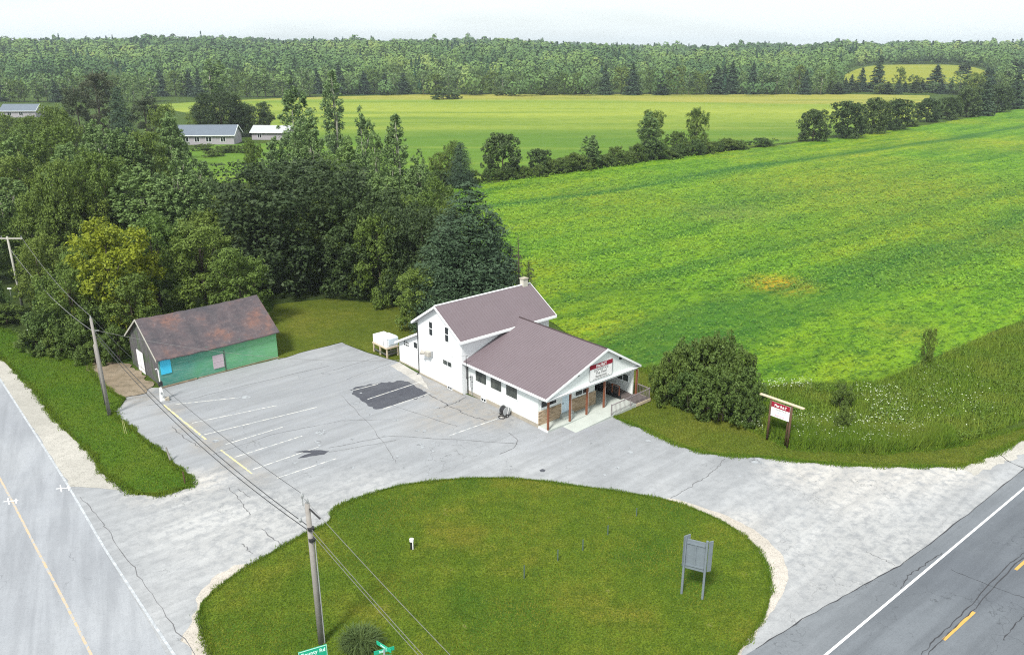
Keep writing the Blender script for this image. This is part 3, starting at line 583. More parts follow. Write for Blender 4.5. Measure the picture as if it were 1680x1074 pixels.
mb.add([(GX, -.40, GZ + .05), (ER + .05, -.40, zr(ER) + .03), (ER + .05, -.36, zr(ER) + .03), (GX, -.36, GZ + .05), (GX, -.40, GZ - .15), (ER + .05, -.40, zr(ER) - .17), (ER + .05, -.36, zr(ER) - .17), (GX, -.36, GZ - .15)],
       [(0,3,2,1),(4,5,6,7),(0,1,5,4),(1,2,6,5),(2,3,7,6),(3,0,4,7)])
mb.box(ER, ER + .06, -.35, 9.98, zr(ER) - .2, zr(ER) - .01)
mb.build('fascia', M_TRIM, froof)
MB().box(EL - .11, EL - .002, -.35, 9.98, zl(EL) - .13, zl(EL) + .0).build('gutter', M_TRIM, froof)
MB().slab((EL, -.34, 2.9), (ER, -.34, 2.9), (ER, 9.97, 2.9), (EL, 9.97, 2.9), .04).build('soffit', M_TRIM, froof)
mb = MB(); mb.prism([(EL + .25, 2.66), (ER - .25, 2.66), (ER - .25, zr(ER - .25) - .11), (GX, GZ - .12), (EL + .25, zl(EL + .25) - .11)], -.14, -.06, 'y'); mb.build('gable_panel', M_VSIDING, house)
MB().box(EL + .2, ER - .2, -.17, -.141, 2.64, 2.76).build('gable_beam', M_TRIM, house)
# porch
MB().box(-.02, 8.68, -.1, 1.058, -.05, .19).build('porch_floor', M_CONC, house)
MB().box(6.352, 8.68, 1.06, 5.998, -.05, .188).build('entry_floor', M_CONC, house)
mb = MB(); mb.hexa([(1.6, -1.5, -.05), (8.68, -1.5, -.05), (8.68, -.102, -.05), (1.6, -.102, -.05)], [(1.6, -1.5, .0165), (8.68, -1.5, .36), (8.68, -.102, .36), (1.6, -.102, .0165)]); mb.build('front_walkway', M_CONC, house)
MB().box(-.045, -.022, -.1, 1.0, -.05, .17).build('porch_skirt', M_TRIM, house)
mb = MB(); mb.hexa([(8.682, -1.5, .1), (10.4, -1.5, .1), (10.4, .0, .1), (8.682, .0, .1)], [(8.682, -1.5, .37), (10.4, -1.5, .37), (10.4, 0, .37), (8.682, 0, .37)])
mb.hexa([(8.682, .002, .1), (9.876, .002, .1), (9.876, 5.99, .3), (8.682, 5.99, .3)], [(8.682, .002, .37), (9.876, .002, .37), (9.876, 5.99, .85), (8.682, 5.99, .85)])
ramp = mb.build('ramp', M_DKWOOD, house)
MB().hexa([(8.60, .2, .19), (8.68, .2, .19), (8.68, 5.9, .19), (8.60, 5.9, .19)], [(8.60, .2, .5), (8.68, .2, .5), (8.68, 5.9, 1.0), (8.60, 5.9, 1.0)]).build('kerb_board', M_BLACK, ramp)
MB().box(8.7, 10.42, -1.56, -1.502, .12, .36).box(10.402, 10.46, -1.56, 0, .12, .36).build('edge_board', M_PALEWOOD, ramp)
mb = MB(); n = 30
for i in range(n + 1):
    x = 5.65 + (10.35 - 5.65) * i / n; zb = .0165 + (x - 1.6) / 7.08 * .345 if x < 8.68 else .37; big = i in (0, 15, 30)
    r_ = .03 if big else .011; mb.box(x - r_, x + r_, -1.47 - r_, -1.47 + r_, zb, zb + (.98 if big else .9))
mb.hexa([(5.63, -1.5, 1.08), (10.38, -1.5, 1.22), (10.38, -1.44, 1.22), (5.63, -1.44, 1.08)], [(5.63, -1.5, 1.13), (10.38, -1.5, 1.28), (10.38, -1.44, 1.28), (5.63, -1.44, 1.13)])
for i in range(9): y = -1.3 + 1.25 * i / 8; mb.box(10.33, 10.35, y - .01, y + .01, .37, 1.23)
mb.box(10.31, 10.37, -1.43, 0, 1.23, 1.28)
mb.build('railing', M_RAIL, house)
mb = MB()
for y in (.3, 1.1): mb.box(8.56, 8.64, y, y + .08, .5, 1.3)
mb.box(8.56, 8.64, .3, 1.2, 1.3, 1.36); mb.build('handrail', M_POST, house)
for x in (0.05, 2.42, 4.32, 6.34, 10.08):
    yy = -.1 if x < 9 else -.32
    z0 = .19 if x < 9 else .37
    p_ = MB().box(x - .07, x + .07, yy - .0 + .02, yy + .16, z0, 2.66).build('porch_post', M_POST, house)
    if x > .5: MB().box(x + .072, x + .10, yy + .03, yy + .15, z0, 2.66).build('post_trim', M_TRIM, p_)
MB().box(.0, 2.44, .98, 1.058, .19, 1.36).box(3.42, 6.35, .98, 1.058, .19, 1.36).box(6.352, 6.42, .98, 2.2, .19, 1.36).build('stone_cladding', M_STONE, house)
def window(a0_, a1_, z0, z1, plane, at, n=1, fw=.07, glass=M_GLASS, rows=1, out=-1, name='window', frame=M_TRIM):
    """framed window; plane 'x' means the wall is x = at and a runs along y"""
    d0, d1, d2 = at + out * .005, at + out * .05, at + out * .018
    mb = MB()
    def bx(m_, u0, u1, w0, w1, e0, e1):
        e0, e1 = min(e0, e1), max(e0, e1)
        if plane == 'x': m_.box(e0, e1, u0, u1, w0, w1)
        else: m_.box(u0, u1, e0, e1, w0, w1)
    bx(mb, a0_ - fw, a0_, z0 - fw, z1 + fw, d0, d1); bx(mb, a1_, a1_ + fw, z0 - fw, z1 + fw, d0, d1)
    bx(mb, a0_, a1_, z0 - fw, z0, d0, d1); bx(mb, a0_, a1_, z1, z1 + fw, d0, d1)
    for i in range(1, n): u = a0_ + (a1_ - a0_) * i / n; bx(mb, u - fw * .35, u + fw * .35, z0, z1, d0, d1 - out * .004)
    for i in range(1, rows): z = z0 + (z1 - z0) * i / rows; bx(mb, a0_, a1_, z - .025, z + .025, d0, d1 - out * .007)
    fr = mb.build(name, frame, house)
    pm = MB(); bx(pm, a0_, a1_, z0, z1, d0, d2); pm.build('pane', glass, fr); return fr
for a, b in ((3.52, 4.88), (5.45, 6.85), (7.4, 8.85)): window(a, b, 1.55, 2.5, 'x', 0, 1, .06, M_GLASS2)
window(.28, 1.9, 1.62, 2.15, 'y', 1.06, 2); window(4.05, 5.65, 1.52, 2.05, 'y', 1.06, 2)
window(14.1, 14.6, 4.25, 5.5, 'x', -.6, 1, .07, M_GLASS, 2); window(11.75, 12.25, 4.3, 5.6, 'x', -.6, 1, .07, M_GLASS, 2)
window(11.4, 12.66, 2.08, 2.52, 'x', -.6, 2, .06, M_GLASS2); window(17.02, 17.6, 2.15, 2.72, 'x', -.3, 1, .06); window(18.4, 19.25, 1.93, 2.4, 'x', -.3, 3, .05, M_GLASS, 2)
window(7.45, 8.05, .03, .27, 'x', -.05, 2, .05); window(11.38, 11.95, .03, .24, 'x', -.66, 2, .05)
window(.5, 1.75, 1.35, 1.95, 'x', 9.88, 2, .06, M_GLASS2)
mb = MB().box(2.46, 2.54, 1.0, 1.055, .5, 2.6).box(3.32, 3.40, 1.0, 1.055, .5, 2.6).box(2.54, 3.32, 1.0, 1.055, 2.15, 2.2); dr = mb.build('door', M_TRIM, house)
MB().box(2.54, 3.32, 1.03, 1.054, .5, 2.15).build('door_leaf', plain('pale blue door', (0.58, 0.70, 0.78), .5), dr); MB().box(2.54, 3.32, 1.03, 1.054, 2.2, 2.6).build('pane', M_GLASS, dr)
MB().box(2.62, 2.66, .98, 1.03, 1.25, 1.4).build('handle', M_BLACK, dr)
MB().box(2.3, 3.6, .45, 1.0, .19, .34).box(2.3, 3.6, .72, 1.0, .34, .49).build('steps', M_CONC, house)
MB().box(6.9, 7.8, 5.93, 5.998, .19, 2.3).build('back_door', M_BLACK, house)
# wall fittings
MB().tube([(-.72, 16.5, 4.9), (-.68, 16.38, 4.6), (-.68, 16.38, .1), (-.95, 16.3, .05)], .045, 6).build('downspout', M_BLACK, house)
MB().tube([(-.55, 9.93, 2.85), (-.12, 9.85, 2.6), (-.12, 9.85, .05)], .05, 6).build('downspout', M_BLACK, house)
mb = MB().box(-.14, -.005, 9.2, 9.5, 1.35, 1.85).box(-.14, -.005, 9.22, 9.48, .75, 1.25).tube([(-.08, 9.3, .05), (-.08, 9.3, 1.35)], .03, 6).tube([(-.08, 9.42, .3), (-.08, 9.42, .75)], .025, 6); mt = mb.build('electric_meter', M_GREYM, house)
MB().tube([(-.62, 9.35, 1.7), (-.62, 9.35, 3.75), (-.62, 9.15, 3.85)], .03, 6).tube([(-.62, 9.35, 1.75), (-.1, 9.35, 1.75)], .03, 6).build('service_mast', M_BLACK, house)
mb = MB().box(-1.05, -.605, 14.3, 14.9, 2.3, 2.75); mb.tube([(-1.0, 14.95, 2.5), (-1.25, 15.2, 2.62)], [.16, .22], 10); ex = mb.build('kitchen_exhaust', plain('weathered beige metal', (0.40, 0.38, 0.34), .6, .4, .3, 6), house, bevel=.03)
MB().box(-.75, -.605, 14.15, 14.3, 2.3, 2.8).build('exhaust_flange', M_GREYM, ex)
for x in (3.0, 7.9): 
    MB().box(x - .08, x + .08, -.3, -.142, zl(x) - .35 if x < 6 else zr(x) - .35, zl(x) - .2 if x < 6 else zr(x) - .2).build('floodlight', M_BLACK, house)
# gable sign with writing
def text(s, size, mat, parent, loc, rot=(R(90), 0, 0), name='lettering', wmax=None, bold=0.0):
    c = bpy.data.curves.new(name, 'FONT'); c.body = s; c.size = size; c.align_x = 'CENTER'; c.align_y = 'CENTER'; c.extrude = 0.004; c.offset = bold; c.space_character = 1.05
    o = bpy.data.objects.new(name, c); COL.objects.link(o)
    dg = bpy.context.evaluated_depsgraph_get(); me = bpy.data.meshes.new_from_object(o.evaluated_get(dg)); COL.objects.unlink(o); bpy.data.objects.remove(o)
    me.materials.clear(); me.materials.append(mat); ob = bpy.data.objects.new(name, me); COL.objects.link(ob); ob.parent = parent
    ob.location = loc; ob.rotation_euler = rot
    if wmax:
        xs = [v.co.x for v in me.vertices]; wd = max(xs) - min(xs)
        if wd > wmax: ob.scale = (wmax / wd, 1, 1)
    return ob
sb = MB().box(4.35, 6.95, -.21, -.172, 3.08, 4.42).build('sign_board', M_SIGNW, house)
MB().box(4.33, 6.97, -.225, -.2115, 4.08, 4.44).build('header_band', M_RED, sb)
mb = MB(); mb.box(4.33, 4.36, -.22, -.212, 3.06, 4.08); mb.box(6.94, 6.97, -.22, -.212, 3.06, 4.08); mb.box(4.36, 6.94, -.22, -.212, 3.06, 3.085); mb.build('border', M_INK, sb)
text('Flat Rd.T', .34, M_SIGNW, sb, (5.65, -.232, 4.25), wmax=1.2, bold=.008); text('DOMESTICS', .30, M_INK, sb, (5.65, -.217, 3.90), wmax=2.2); text('The Field', .32, M_INK, sb, (5.65, -.217, 3.62), wmax=1.9); text('Restaurant', .28, M_INK, sb, (5.65, -.217, 3.35), wmax=1.9)
MB().box(4.7, 6.6, -.217, -.213, 3.15, 3.18).build('rule_line', M_INK, sb)

# ---------------------------------------------------------------- green barn
BA = R(42); BO = P(266, 635)
barn = empty('barn', BO, BA, 'old barn with peeling green long wall, rusty patched roof and weathered grey gable end', 'barn')
def bz(y): return 5.35 - (5.35 - 2.62) / 4.25 * abs(y - 3.95)
MB().box(0, 11, 0, .12, -.05, bz(0) - .1).box(10.88, 11, .122, 7.4, -.05, 2.6).build('green_wall', M_BGREEN, barn)
MB().prism([(0.122, -.05), (7.5, -.05), (7.5, bz(7.5) - .1), (3.95, 5.25), (.122, bz(.122) - .1)], 0, .12, 'x').box(.122, 10.878, 7.38, 7.5, -.05, bz(7.5) - .1).prism([(0.122, 2.6), (7.5, 2.6), (7.5, bz(7.5) - .1), (3.95, 5.25), (.122, bz(.122) - .1)], 10.88, 10.99, 'x').build('board_wall', M_BWOOD, barn)
mb = MB(); xa, xb = -.25, 11.25; seg_ = 18; rb = random.Random(8)
dz_ = [rb.uniform(-.035, .035) for _ in range(seg_ + 1)]
for i in range(seg_):
    u0, u1 = xa + (xb - xa) * i / seg_, xa + (xb - xa) * (i + 1) / seg_
    s0, s1 = dz_[i] - .10 * math.sin(math.pi * i / seg_), dz_[i + 1] - .10 * math.sin(math.pi * (i + 1) / seg_)
    mb.slab((u0, -.3, bz(-.3) + s0), (u1, -.3, bz(-.3) + s1), (u1, 3.95, 5.35 + s1), (u0, 3.95, 5.35 + s0), .09)
    mb.slab((u0, 3.95, 5.35 + s0), (u1, 3.95, 5.35 + s1), (u1, 7.85, bz(7.85) + s1), (u0, 7.85, bz(7.85) + s0), .09)
br = mb.build('roof', M_BROOF, barn)
MB().slab((xa - .05, -.3, bz(-.3) + .02), (xa, -.3, bz(-.3) + .02), (xa, 3.95, 5.37), (xa - .05, 3.95, 5.37), .18).slab((xa - .05, 3.95, 5.37), (xa, 3.95, 5.37), (xa, 7.85, bz(7.85) + .02), (xa - .05, 7.85, bz(7.85) + .02), .18).build('rake_board', M_PALEPOLE, br)
MB().box(.1, 1.0, -.05, -.003, 1.15, 2.5).build('cyan_panel', M_CYAN, barn)
MB().box(4.7, 5.7, -.05, -.003, .45, 1.72).box(4.72, 5.68, -.06, -.052, 1.05, 1.1).build('boarded_window', M_PINKW, barn)
MB().box(5.78, 5.84, -.04, -.003, .05, 2.0).build('batten', M_BWOOD, barn)
d_ = MB().box(-.06, -.003, 3.9, 5.7, .0, 2.0).build('door', M_SIGNW, barn); MB().box(-.075, -.061, 4.78, 4.82, .0, 2.0).build('door_seam', M_GREYM, d_); d_['label'] = 'pale double door in the weathered gable end'
for ya in (3.75, 5.72): MB().box(-.08, -.003, ya, ya + .13, -.02, 2.15).build('door_post', M_BWOOD, barn)
MB().box(-.3, 3.0, -.35, -.12, -.0, .12).box(3.2, 11.0, -.2, -.06, 0.0, .06).build('base_kerb', M_DIRT, barn)

# ---------------------------------------------------------------- small yard things
t_ = empty('tank_stand', inhouse(-.85, 21.5), TH, 'tan wooden stand carrying the white tank behind the white lean-to', 'stand')
for (x, y) in ((0, 0), (1.2, 0), (0, 2.35), (1.2, 2.35), (0, 1.2), (1.2, 1.2)): MB().box(x, x + .12, y, y + .12, 0, .95).build('leg', M_PALEWOOD, t_)
MB().box(-.05, 1.37, -.05, 2.52, .95, 1.05).build('deck', M_PALEWOOD, t_)
MB().box(.0, .06, .12, 2.35, .3, .45).box(.12, 1.2, .0, .06, .3, .45).box(.12, 1.2, .0, .06, .6, .72).build('brace', M_BWOOD, t_)
t_ = empty('white_tank', inhouse(-.85, 21.5, 1.05), TH, 'boxy white tank under a pale blue cover on a wooden stand', 'tank')
MB().box(0, 1.32, 0, 2.45, 0, .85).build('body', M_SIGNW, t_, bevel=.08)
MB().hexa([(-.03, -.03, .86), (1.35, -.03, .86), (1.35, 1.7, .86), (-.03, 1.7, .86)], [(.1, .1, .98), (1.25, .1, 1.02), (1.3, 1.6, .92), (0, 1.6, .9)]).box(.25, 1.34, -.05, -.002, .25, .86).build('cover', M_CLOTH, t_, bevel=.03)
MB().tube([(-.05, .5, .2), (-.05, .5, .9)], .03, 6).build('pipe', M_GREYM, t_)
# hose reel cart by the wall
t_ = empty('hose_cart', inhouse(-.65, 4.0), TH, 'black hose reel cart with small wheels against the white side wall', 'cart')
for y in (.0, .75):
    w_ = MB().tube([(0, y, .16), (0, y + .08, .16)], .16, 14).build('wheel', M_BLACK, t_)
    MB().tube([(0, y - .01, .16), (0, y + .09, .16)], .07, 10).build('hub', M_GREYM, w_)
MB().tube([(0.05, .16, .52), (.05, .64, .52)], .32, 16).build('hose_drum', M_BLACK, t_)
MB().tube([(.05, .10, .52), (.05, .14, .52)], .38, 18).tube([(.05, .66, .52), (.05, .7, .52)], .38, 18).build('drum_flange', M_GREYM, t_)
MB().tube([(.05, .06, .2), (.25, .06, 1.0), (.25, .74, 1.0), (.05, .74, .2)], .02, 6).build('frame', M_SIGNW, t_)
mb = MB()
for a in range(3): mb.tube([(-.35 + .25 * math.cos(b / 12 * 2 * math.pi) , .3 + .3 * math.sin(b / 12 * 2 * math.pi) , .03 + .03 * a) for b in range(13)], .016, 5)
mb.build('loose_hose', M_BLACK, t_)
# white post with black box by the barn corner
q = P(267, 657); t_ = empty('service_post', q, BA, 'thin white post with a black box at the front corner of the barn', 'post')
MB().tube([(0, 0, 0), (0, 0, 2.75), (-.08, 0, 2.92), (-.22, 0, 2.9)], .05, 8).build('post', M_SIGNW, t_)
MB().box(-.16, .18, -.12, .12, 1.35, 1.75).build('meter_box', M_BLACK, t_, bevel=.02)
MB().hexa([(-.2, -.14, .0), (.22, -.14, 0), (.22, .14, 0), (-.2, .14, 0)], [(-.1, -.08, 1.2), (.08, -.08, 1.2), (.08, .08, 1.2), (-.1, .08, 1.2)]).build('base_panel', M_SIGNW, t_, bevel=.03)
for x, z in ((-.06, .75), (.1, .4)): MB().tube([(x, -.2, z), (x, -.13, z)], .095, 12).build('dial', M_GREYM, t_)
MB().box(.15, .5, -.3, .1, 0, .25).box(.3, .45, -.45, -.28, 0, .35).build('rubble', M_FOUND, t_, bevel=.04)
# utility poles
def pole(base, h, label, lean=(0, 0), mat=M_POLE, r0=.15, r1=.10):
    t = empty('utility_pole', base, 0, label, 'utility pole', 'utility poles along the side road')
    top = Vector((lean[0], lean[1], h))
    MB().tube([(0, 0, -.2), tuple(top * .5), tuple(top)], [r0, (r0 + r1) / 2, r1], 10).build('shaft', mat, t, True)
    return t, top
p1 = P(528, 1056); pl1, top1 = pole(p1, 7.95, 'grey utility pole standing in the grass island behind the green sign', (-.1, .1), r0=.17, r1=.12)
MB().tube([(-.12, .05, 7.3), (-.35, .25, 7.75), (-.35, .25, 8.25)], .03, 6).build('bracket', M_GREYM, pl1)
for (x, y, z) in ((-.35, .25, 8.3), (-.1, .1, 8.1), (-.42, -.15, 7.25)):
    MB().tube([(x, y, z - .14), (x, y, z), (x, y, z + .12)], [.05, .09, .04], 8).build('insulator', M_GREYM, pl1)
MB().tube([(.0, .05, 7.7), (.55, -.25, 7.35)], .045, 6).build('cutout_arm', M_BLACK, pl1)
for z in (6.6, 6.0): MB().tube([(0, 0, z), (0, 0, z + .13)], .17, 10).build('clamp', M_BLACK, pl1)
MB().tube([(.17, -.03, .0), (.15, -.03, 6.0)], .025, 5).build('ground_wire_guard', M_GREYM, pl1)
p2 = P(180, 682); pl2, top2 = pole(p2, 8.3, 'grey utility pole on the verge with a shorter pole strapped beside it', (-.15, .05))
s2 = P(174, 664) - p2
MB().tube([(s2.x, s2.y, 0), (-.28, .12, 6.1)], [.12, .09], 8).build('stub_pole', M_POLE, pl2, True)
MB().tube([(-.2, .05, 7.3), (.35, .05, 7.3)], .03, 5).build('bracket', M_GREYM, pl2); MB().tube([(-.15, .05, 8.25), (-.15, .05, 8.5)], [.06, .04], 8).build('insulator', M_GREYM, pl2)
p3 = P(38, 508); pl3, top3 = pole(p3, 8.5, 'pale utility pole with a crossarm beside the woods at the left edge', (-.1, 0), M_PALEPOLE)
MB().box(-2.0, 1.55, -.06, .06, 8.2, 8.34).build('crossarm', M_PALEPOLE, pl3)
for x in (-1.9, -.75, 1.45): MB().tube([(x, 0, 8.34), (x, 0, 8.55)], [.05, .04], 6).build('insulator', M_GREYM, pl3)
p4 = Vector((10.5, 7.0, 0)); pl4, top4 = pole(p4, 8.0, 'utility pole below the camera, beyond the bottom of the picture')
def wire(a, b, sag, r, label, group='power lines between the poles', mat=M_BLACK):
    pts = [a.lerp(b, k / 16) - Vector((0, 0, sag * 4 * (k / 16) * (1 - k / 16))) for k in range(17)]
    mb = MB(); mb.tube([tuple(p - a) for p in pts], r, 5); o = mb.build('power_line', mat); o.location = a
    tag(o, label, 'power line', group)
M_WIRE = plain('dull wire', (0.16, 0.16, 0.16), .6, .4, .1)
wire(p3 + Vector((1.45, 0, 8.5)), p2 + top2 + Vector((0, 0, .2)), .7, .016, 'upper wire between the crossarm pole and the verge pole', mat=M_WIRE)
wire(p3 + Vector((0, 0, 7.0)), p2 + top2 + Vector((.05, 0, -1.1)), .9, .022, 'lower cable between the crossarm pole and the verge pole', mat=M_WIRE)
wire(p2 + top2 + Vector((0, 0, .2)), p1 + Vector((-.35, .25, 8.4)), .8, .012, 'topmost wire crossing the forecourt to the island pole')
wire(p2 + top2 + Vector((.1, 0, -1.0)), p1 + Vector((-.1, .1, 6.7)), 1.0, .022, 'upper of two black cables crossing the forecourt to the island pole')
wire(p2 + top2 + Vector((.1, 0, -1.35)), p1 + Vector((-.1, .1, 6.45)), 1.15, .022, 'lower of two black cables crossing the forecourt to the island pole')
for dz, dx, lab in ((8.4, -.35, 'topmost wire from the island pole over the grass'), (6.7, -.1, 'upper cable from the island pole over the grass'), (6.45, -.1, 'lower cable from the island pole over the grass')):
    wire(p1 + Vector((dx, .1, dz)), p4 + Vector((dx, 0, dz)), .5, .012, lab, mat=M_WIRE)
wire(p2 + top2 + Vector((.3, 0, -1.0)), inhouse(-.62, 9.2, 3.85), 1.3, .012, 'thin service wire from the verge pole to the white building', mat=M_WIRE)
# roadside sign
s1, s2_ = P(1258, 722), P(1291, 735); dv = (s2_ - s1); ang = math.atan2(dv.y, dv.x); L = dv.length
t_ = empty('roadside_sign', s1, ang, 'maroon and white sign hung between brown posts under a pale beam beside the shrubs', 'sign')
for x in (0, L): MB().tube([(x, 0, -.1), (x, 0, 3.5)], .09, 8).build('post', M_BROWNWOOD, t_, True)
MB().tube([(L - .24, .1, -.1), (L - .24, .1, 3.3)], .06, 8).build('post', M_BROWNWOOD, t_, True)
MB().box(-.95, L + .95, -.12, .12, 3.5, 3.58).build('beam', M_PALEWOOD, t_)
pb = MB().box(.10, L - .10, -.06, -.0, 2.15, 3.3).build('sign_board', M_SIGNW, t_); MB().box(.10, L - .10, -.075, -.062, 2.9, 3.32).build('header_band', M_RED, pb)
text('Flat Rd.T', .26, M_SIGNW, pb, (L / 2, -.08, 3.08), wmax=L * .6, bold=.006); text('DOMESTICS', .17, M_INK, pb, (L / 2, -.065, 2.77), wmax=L * .75); text('The Field', .2, M_BLUEINK, pb, (L / 2, -.065, 2.54), wmax=L * .7); text('Restaurant', .17, M_PINK, pb, (L / 2, -.065, 2.31), wmax=L * .7)
# grey billboard
b1, b2 = P(1118, 975), P(1152, 984); dv = b2 - b1; ang = math.atan2(dv.y, dv.x); L = dv.length
t_ = empty('billboard', b1, ang, 'weathered blue grey billboard seen from the back on two posts in the grass island', 'billboard')
for x in (0, L): MB().box(x - .055, x + .055, -.06, .06, -.1, 3.7).build('post', M_GREYWOOD, t_)
MB().box(.072, L - .072, .0, .06, 1.75, 3.55).build('panel', M_GREYWOOD, t_)
MB().box(.072, L - .072, -.05, -.002, 1.95, 2.03).box(.072, L - .072, -.05, -.002, 3.3, 3.38).box(L * .5 - .03, L * .5 + .03, -.04, -.002, 2.03, 3.3).build('batten', M_GREYWOOD, t_)
MB().hexa([(L + .072, .1, 1.75), (L + .27, .28, 1.75), (L + .24, .33, 1.75), (L + .072, .16, 1.75)], [(L + .072, .1, 3.6), (L + .27, .28, 3.6), (L + .24, .33, 3.6), (L + .072, .16, 3.6)]).build('side_panel', M_GREYWOOD, t_)
MB().hexa([(-.1, -.1, 1.9), (-.07, -.14, 1.9), (.2, .2, 1.9), (.16, .24, 1.9)], [(-.1, -.1, 3.75), (-.07, -.14, 3.75), (.2, .2, 3.75), (.16, .24, 3.75)]).build('side_panel', M_GREYWOOD, t_)
# street name signs at the bottom edge
def bladesign(px0, px1, z, hgt_, label, txt, tw, name='street_sign', par=None):
    a, b = P(*px0, z), P(*px1, z); dv = b - a; L = dv.length; ang = math.atan2(dv.y, dv.x)
    t = empty(name, (a.x, a.y, 0), ang, label, 'sign')
    for x in (L * .3, L * .7): MB().box(x - .03, x + .03, .03, .09, -.1, z - .05).build('post', M_GREYM, t)
    p = MB().box(0, L, 0, .025, z - hgt_, z).build('sign_plate', M_SGREEN, t)
    e = .025; MB().box(.01, L - .01, -.006, -.001, z - e - .01, z - .01).box(.01, L - .01, -.006, -.001, z - hgt_ + .01, z - hgt_ + e).box(.01, e, -.006, -.001, z - hgt_ + e, z - e - .01).box(L - e, L - .01, -.006, -.001, z - hgt_ + e, z - e - .01).build('border', M_SGREEN2, p)
    text(txt, hgt_ * .42, M_SGREEN2, p, (L / 2, -.008, z - hgt_ * .38), wmax=L * .86, bold=.005)
    return t
bladesign((489, 1070), (536, 1056), 2.7, .60, 'bright green sign with white lettering at the foot of the island pole', 'County Rd', .8)
c0 = P(630, 1064, 2.9); t_ = empty('street_name_post', (c0.x, c0.y, 0), 0, 'crossed green street name blades on a post beside the tall grass clump', 'sign')
MB().tube([(0, 0, -.1), (0, 0, 2.9)], .04, 8).build('post', M_GREYM, t_)
for (ax, z) in ((R(-38), 2.93), (R(22), 2.72)):
    c_, s_ = math.cos(ax), math.sin(ax); L = .46
    n_ = Vector((-s_, c_, 0)) * .012; e_ = Vector((c_, s_, 0)) * L
    lo = [(-e_ - n_), (e_ - n_), (e_ + n_), (-e_ + n_)]
    p_ = MB().hexa([q + Vector((0, 0, z)) for q in lo], [q + Vector((0, 0, z + .19)) for q in lo]).build('name_blade', M_SGREEN, t_)
    text('Hwy 6' if z > 2.9 else 'Side Rd', .14, M_SGREEN2, p_, tuple(-n_ * 1.4 + Vector((0, 0, z + .09))), (R(90), 0, ax), wmax=.8, bold=.004)
MB().box(-.35, .35, -.02, .0, 2.15, 2.6).build('sign_plate', M_SGREEN, t_)
# bollard, stakes, verge posts
q = P(676, 902); t_ = empty('well_cap', q, 0, 'short black pipe with a white cap standing in the grass island', 'bollard')
MB().tube([(0, 0, 0), (0, 0, .62)], .10, 12).build('pipe', M_BLACK, t_); MB().tube([(0, 0, .62), (0, 0, .78)], .125, 12).tube([(.07, -.08, .1), (.07, -.08, .62)], .035, 6).build('cap', M_SIGNW, t_)
M_STAKE = plain('dull green steel', (0.085, 0.125, 0.11), .6, .3, .2)
for (x, y, h, lab) in ((860, 951, .95, 'green steel stake nearest the centre of the grass island, lowest of five'), (915, 922, .85, 'green steel stake second from the lower left of five in the island'), (956, 905, .85, 'green steel stake in the middle of the row of five in the island'), (997, 879, .75, 'green steel stake second from the far end of five in the island'), (1044, 848, .65, 'green steel stake at the far end of the row of five, near the forecourt')):
    q = P(x, y); o = MB().box(-.022, .022, -.022, .022, -.1, h).box(-.035, .035, .022, .03, -.1, h).build('fence_stake', M_STAKE); o.location = q
    tag(o, lab, 'stake', 'steel stakes in the grass island')
q = P(281, 757); o = MB().tube([(0, 0, -.1), (-.28, .12, 1.1)], [.075, .06], 8).build('verge_post', M_POLE); o.location = q; tag(o, 'leaning dark grey wooden post at the tip of the verge', 'post', 'old posts on the verge')
q = P(304, 794); o = MB().tube([(0, 0, -.1), (-.05, .02, .95)], [.05, .045], 8).build('verge_post', M_BROWNWOOD); o.location = q; tag(o, 'upright thin post in long grass at the corner of the verge', 'post', 'old posts on the verge')
q = P(205, 712); mb = MB(); mb.tube([(0, 0, 0), (-.05, .02, 1.2)], .018, 5); mb.tube([(.15, 0, 0), (.06, .02, 1.1)], .018, 5); o = mb.build('marker_stake', plain('pale yellow stake', (0.45, 0.45, 0.2), .6)); o.location = q; tag(o, 'pair of thin pale yellow guy markers beside the verge pole', 'stake')
q = P(18, 486); t_ = empty('marker_board', q, 0, 'small white board on a thin stake by the woods at the far left', 'marker'); MB().box(-.25, .25, -.01, .01, .9, 1.05).build('board', M_SIGNW, t_); MB().tube([(0, .03, 0), (0, .03, 1.0)], .02, 5).build('stake', M_GREYM, t_)
q = P(48, 556); t_ = empty('marker_post', q, 0, 'slim white marker post in the brush on the verge', 'marker'); MB().box(-.03, .03, -.01, .01, 0, 1.1).build('stake', M_SIGNW, t_); MB().box(-.05, .05, -.02, .02, .02, .3).build('sleeve', M_PALEPOLE, t_)

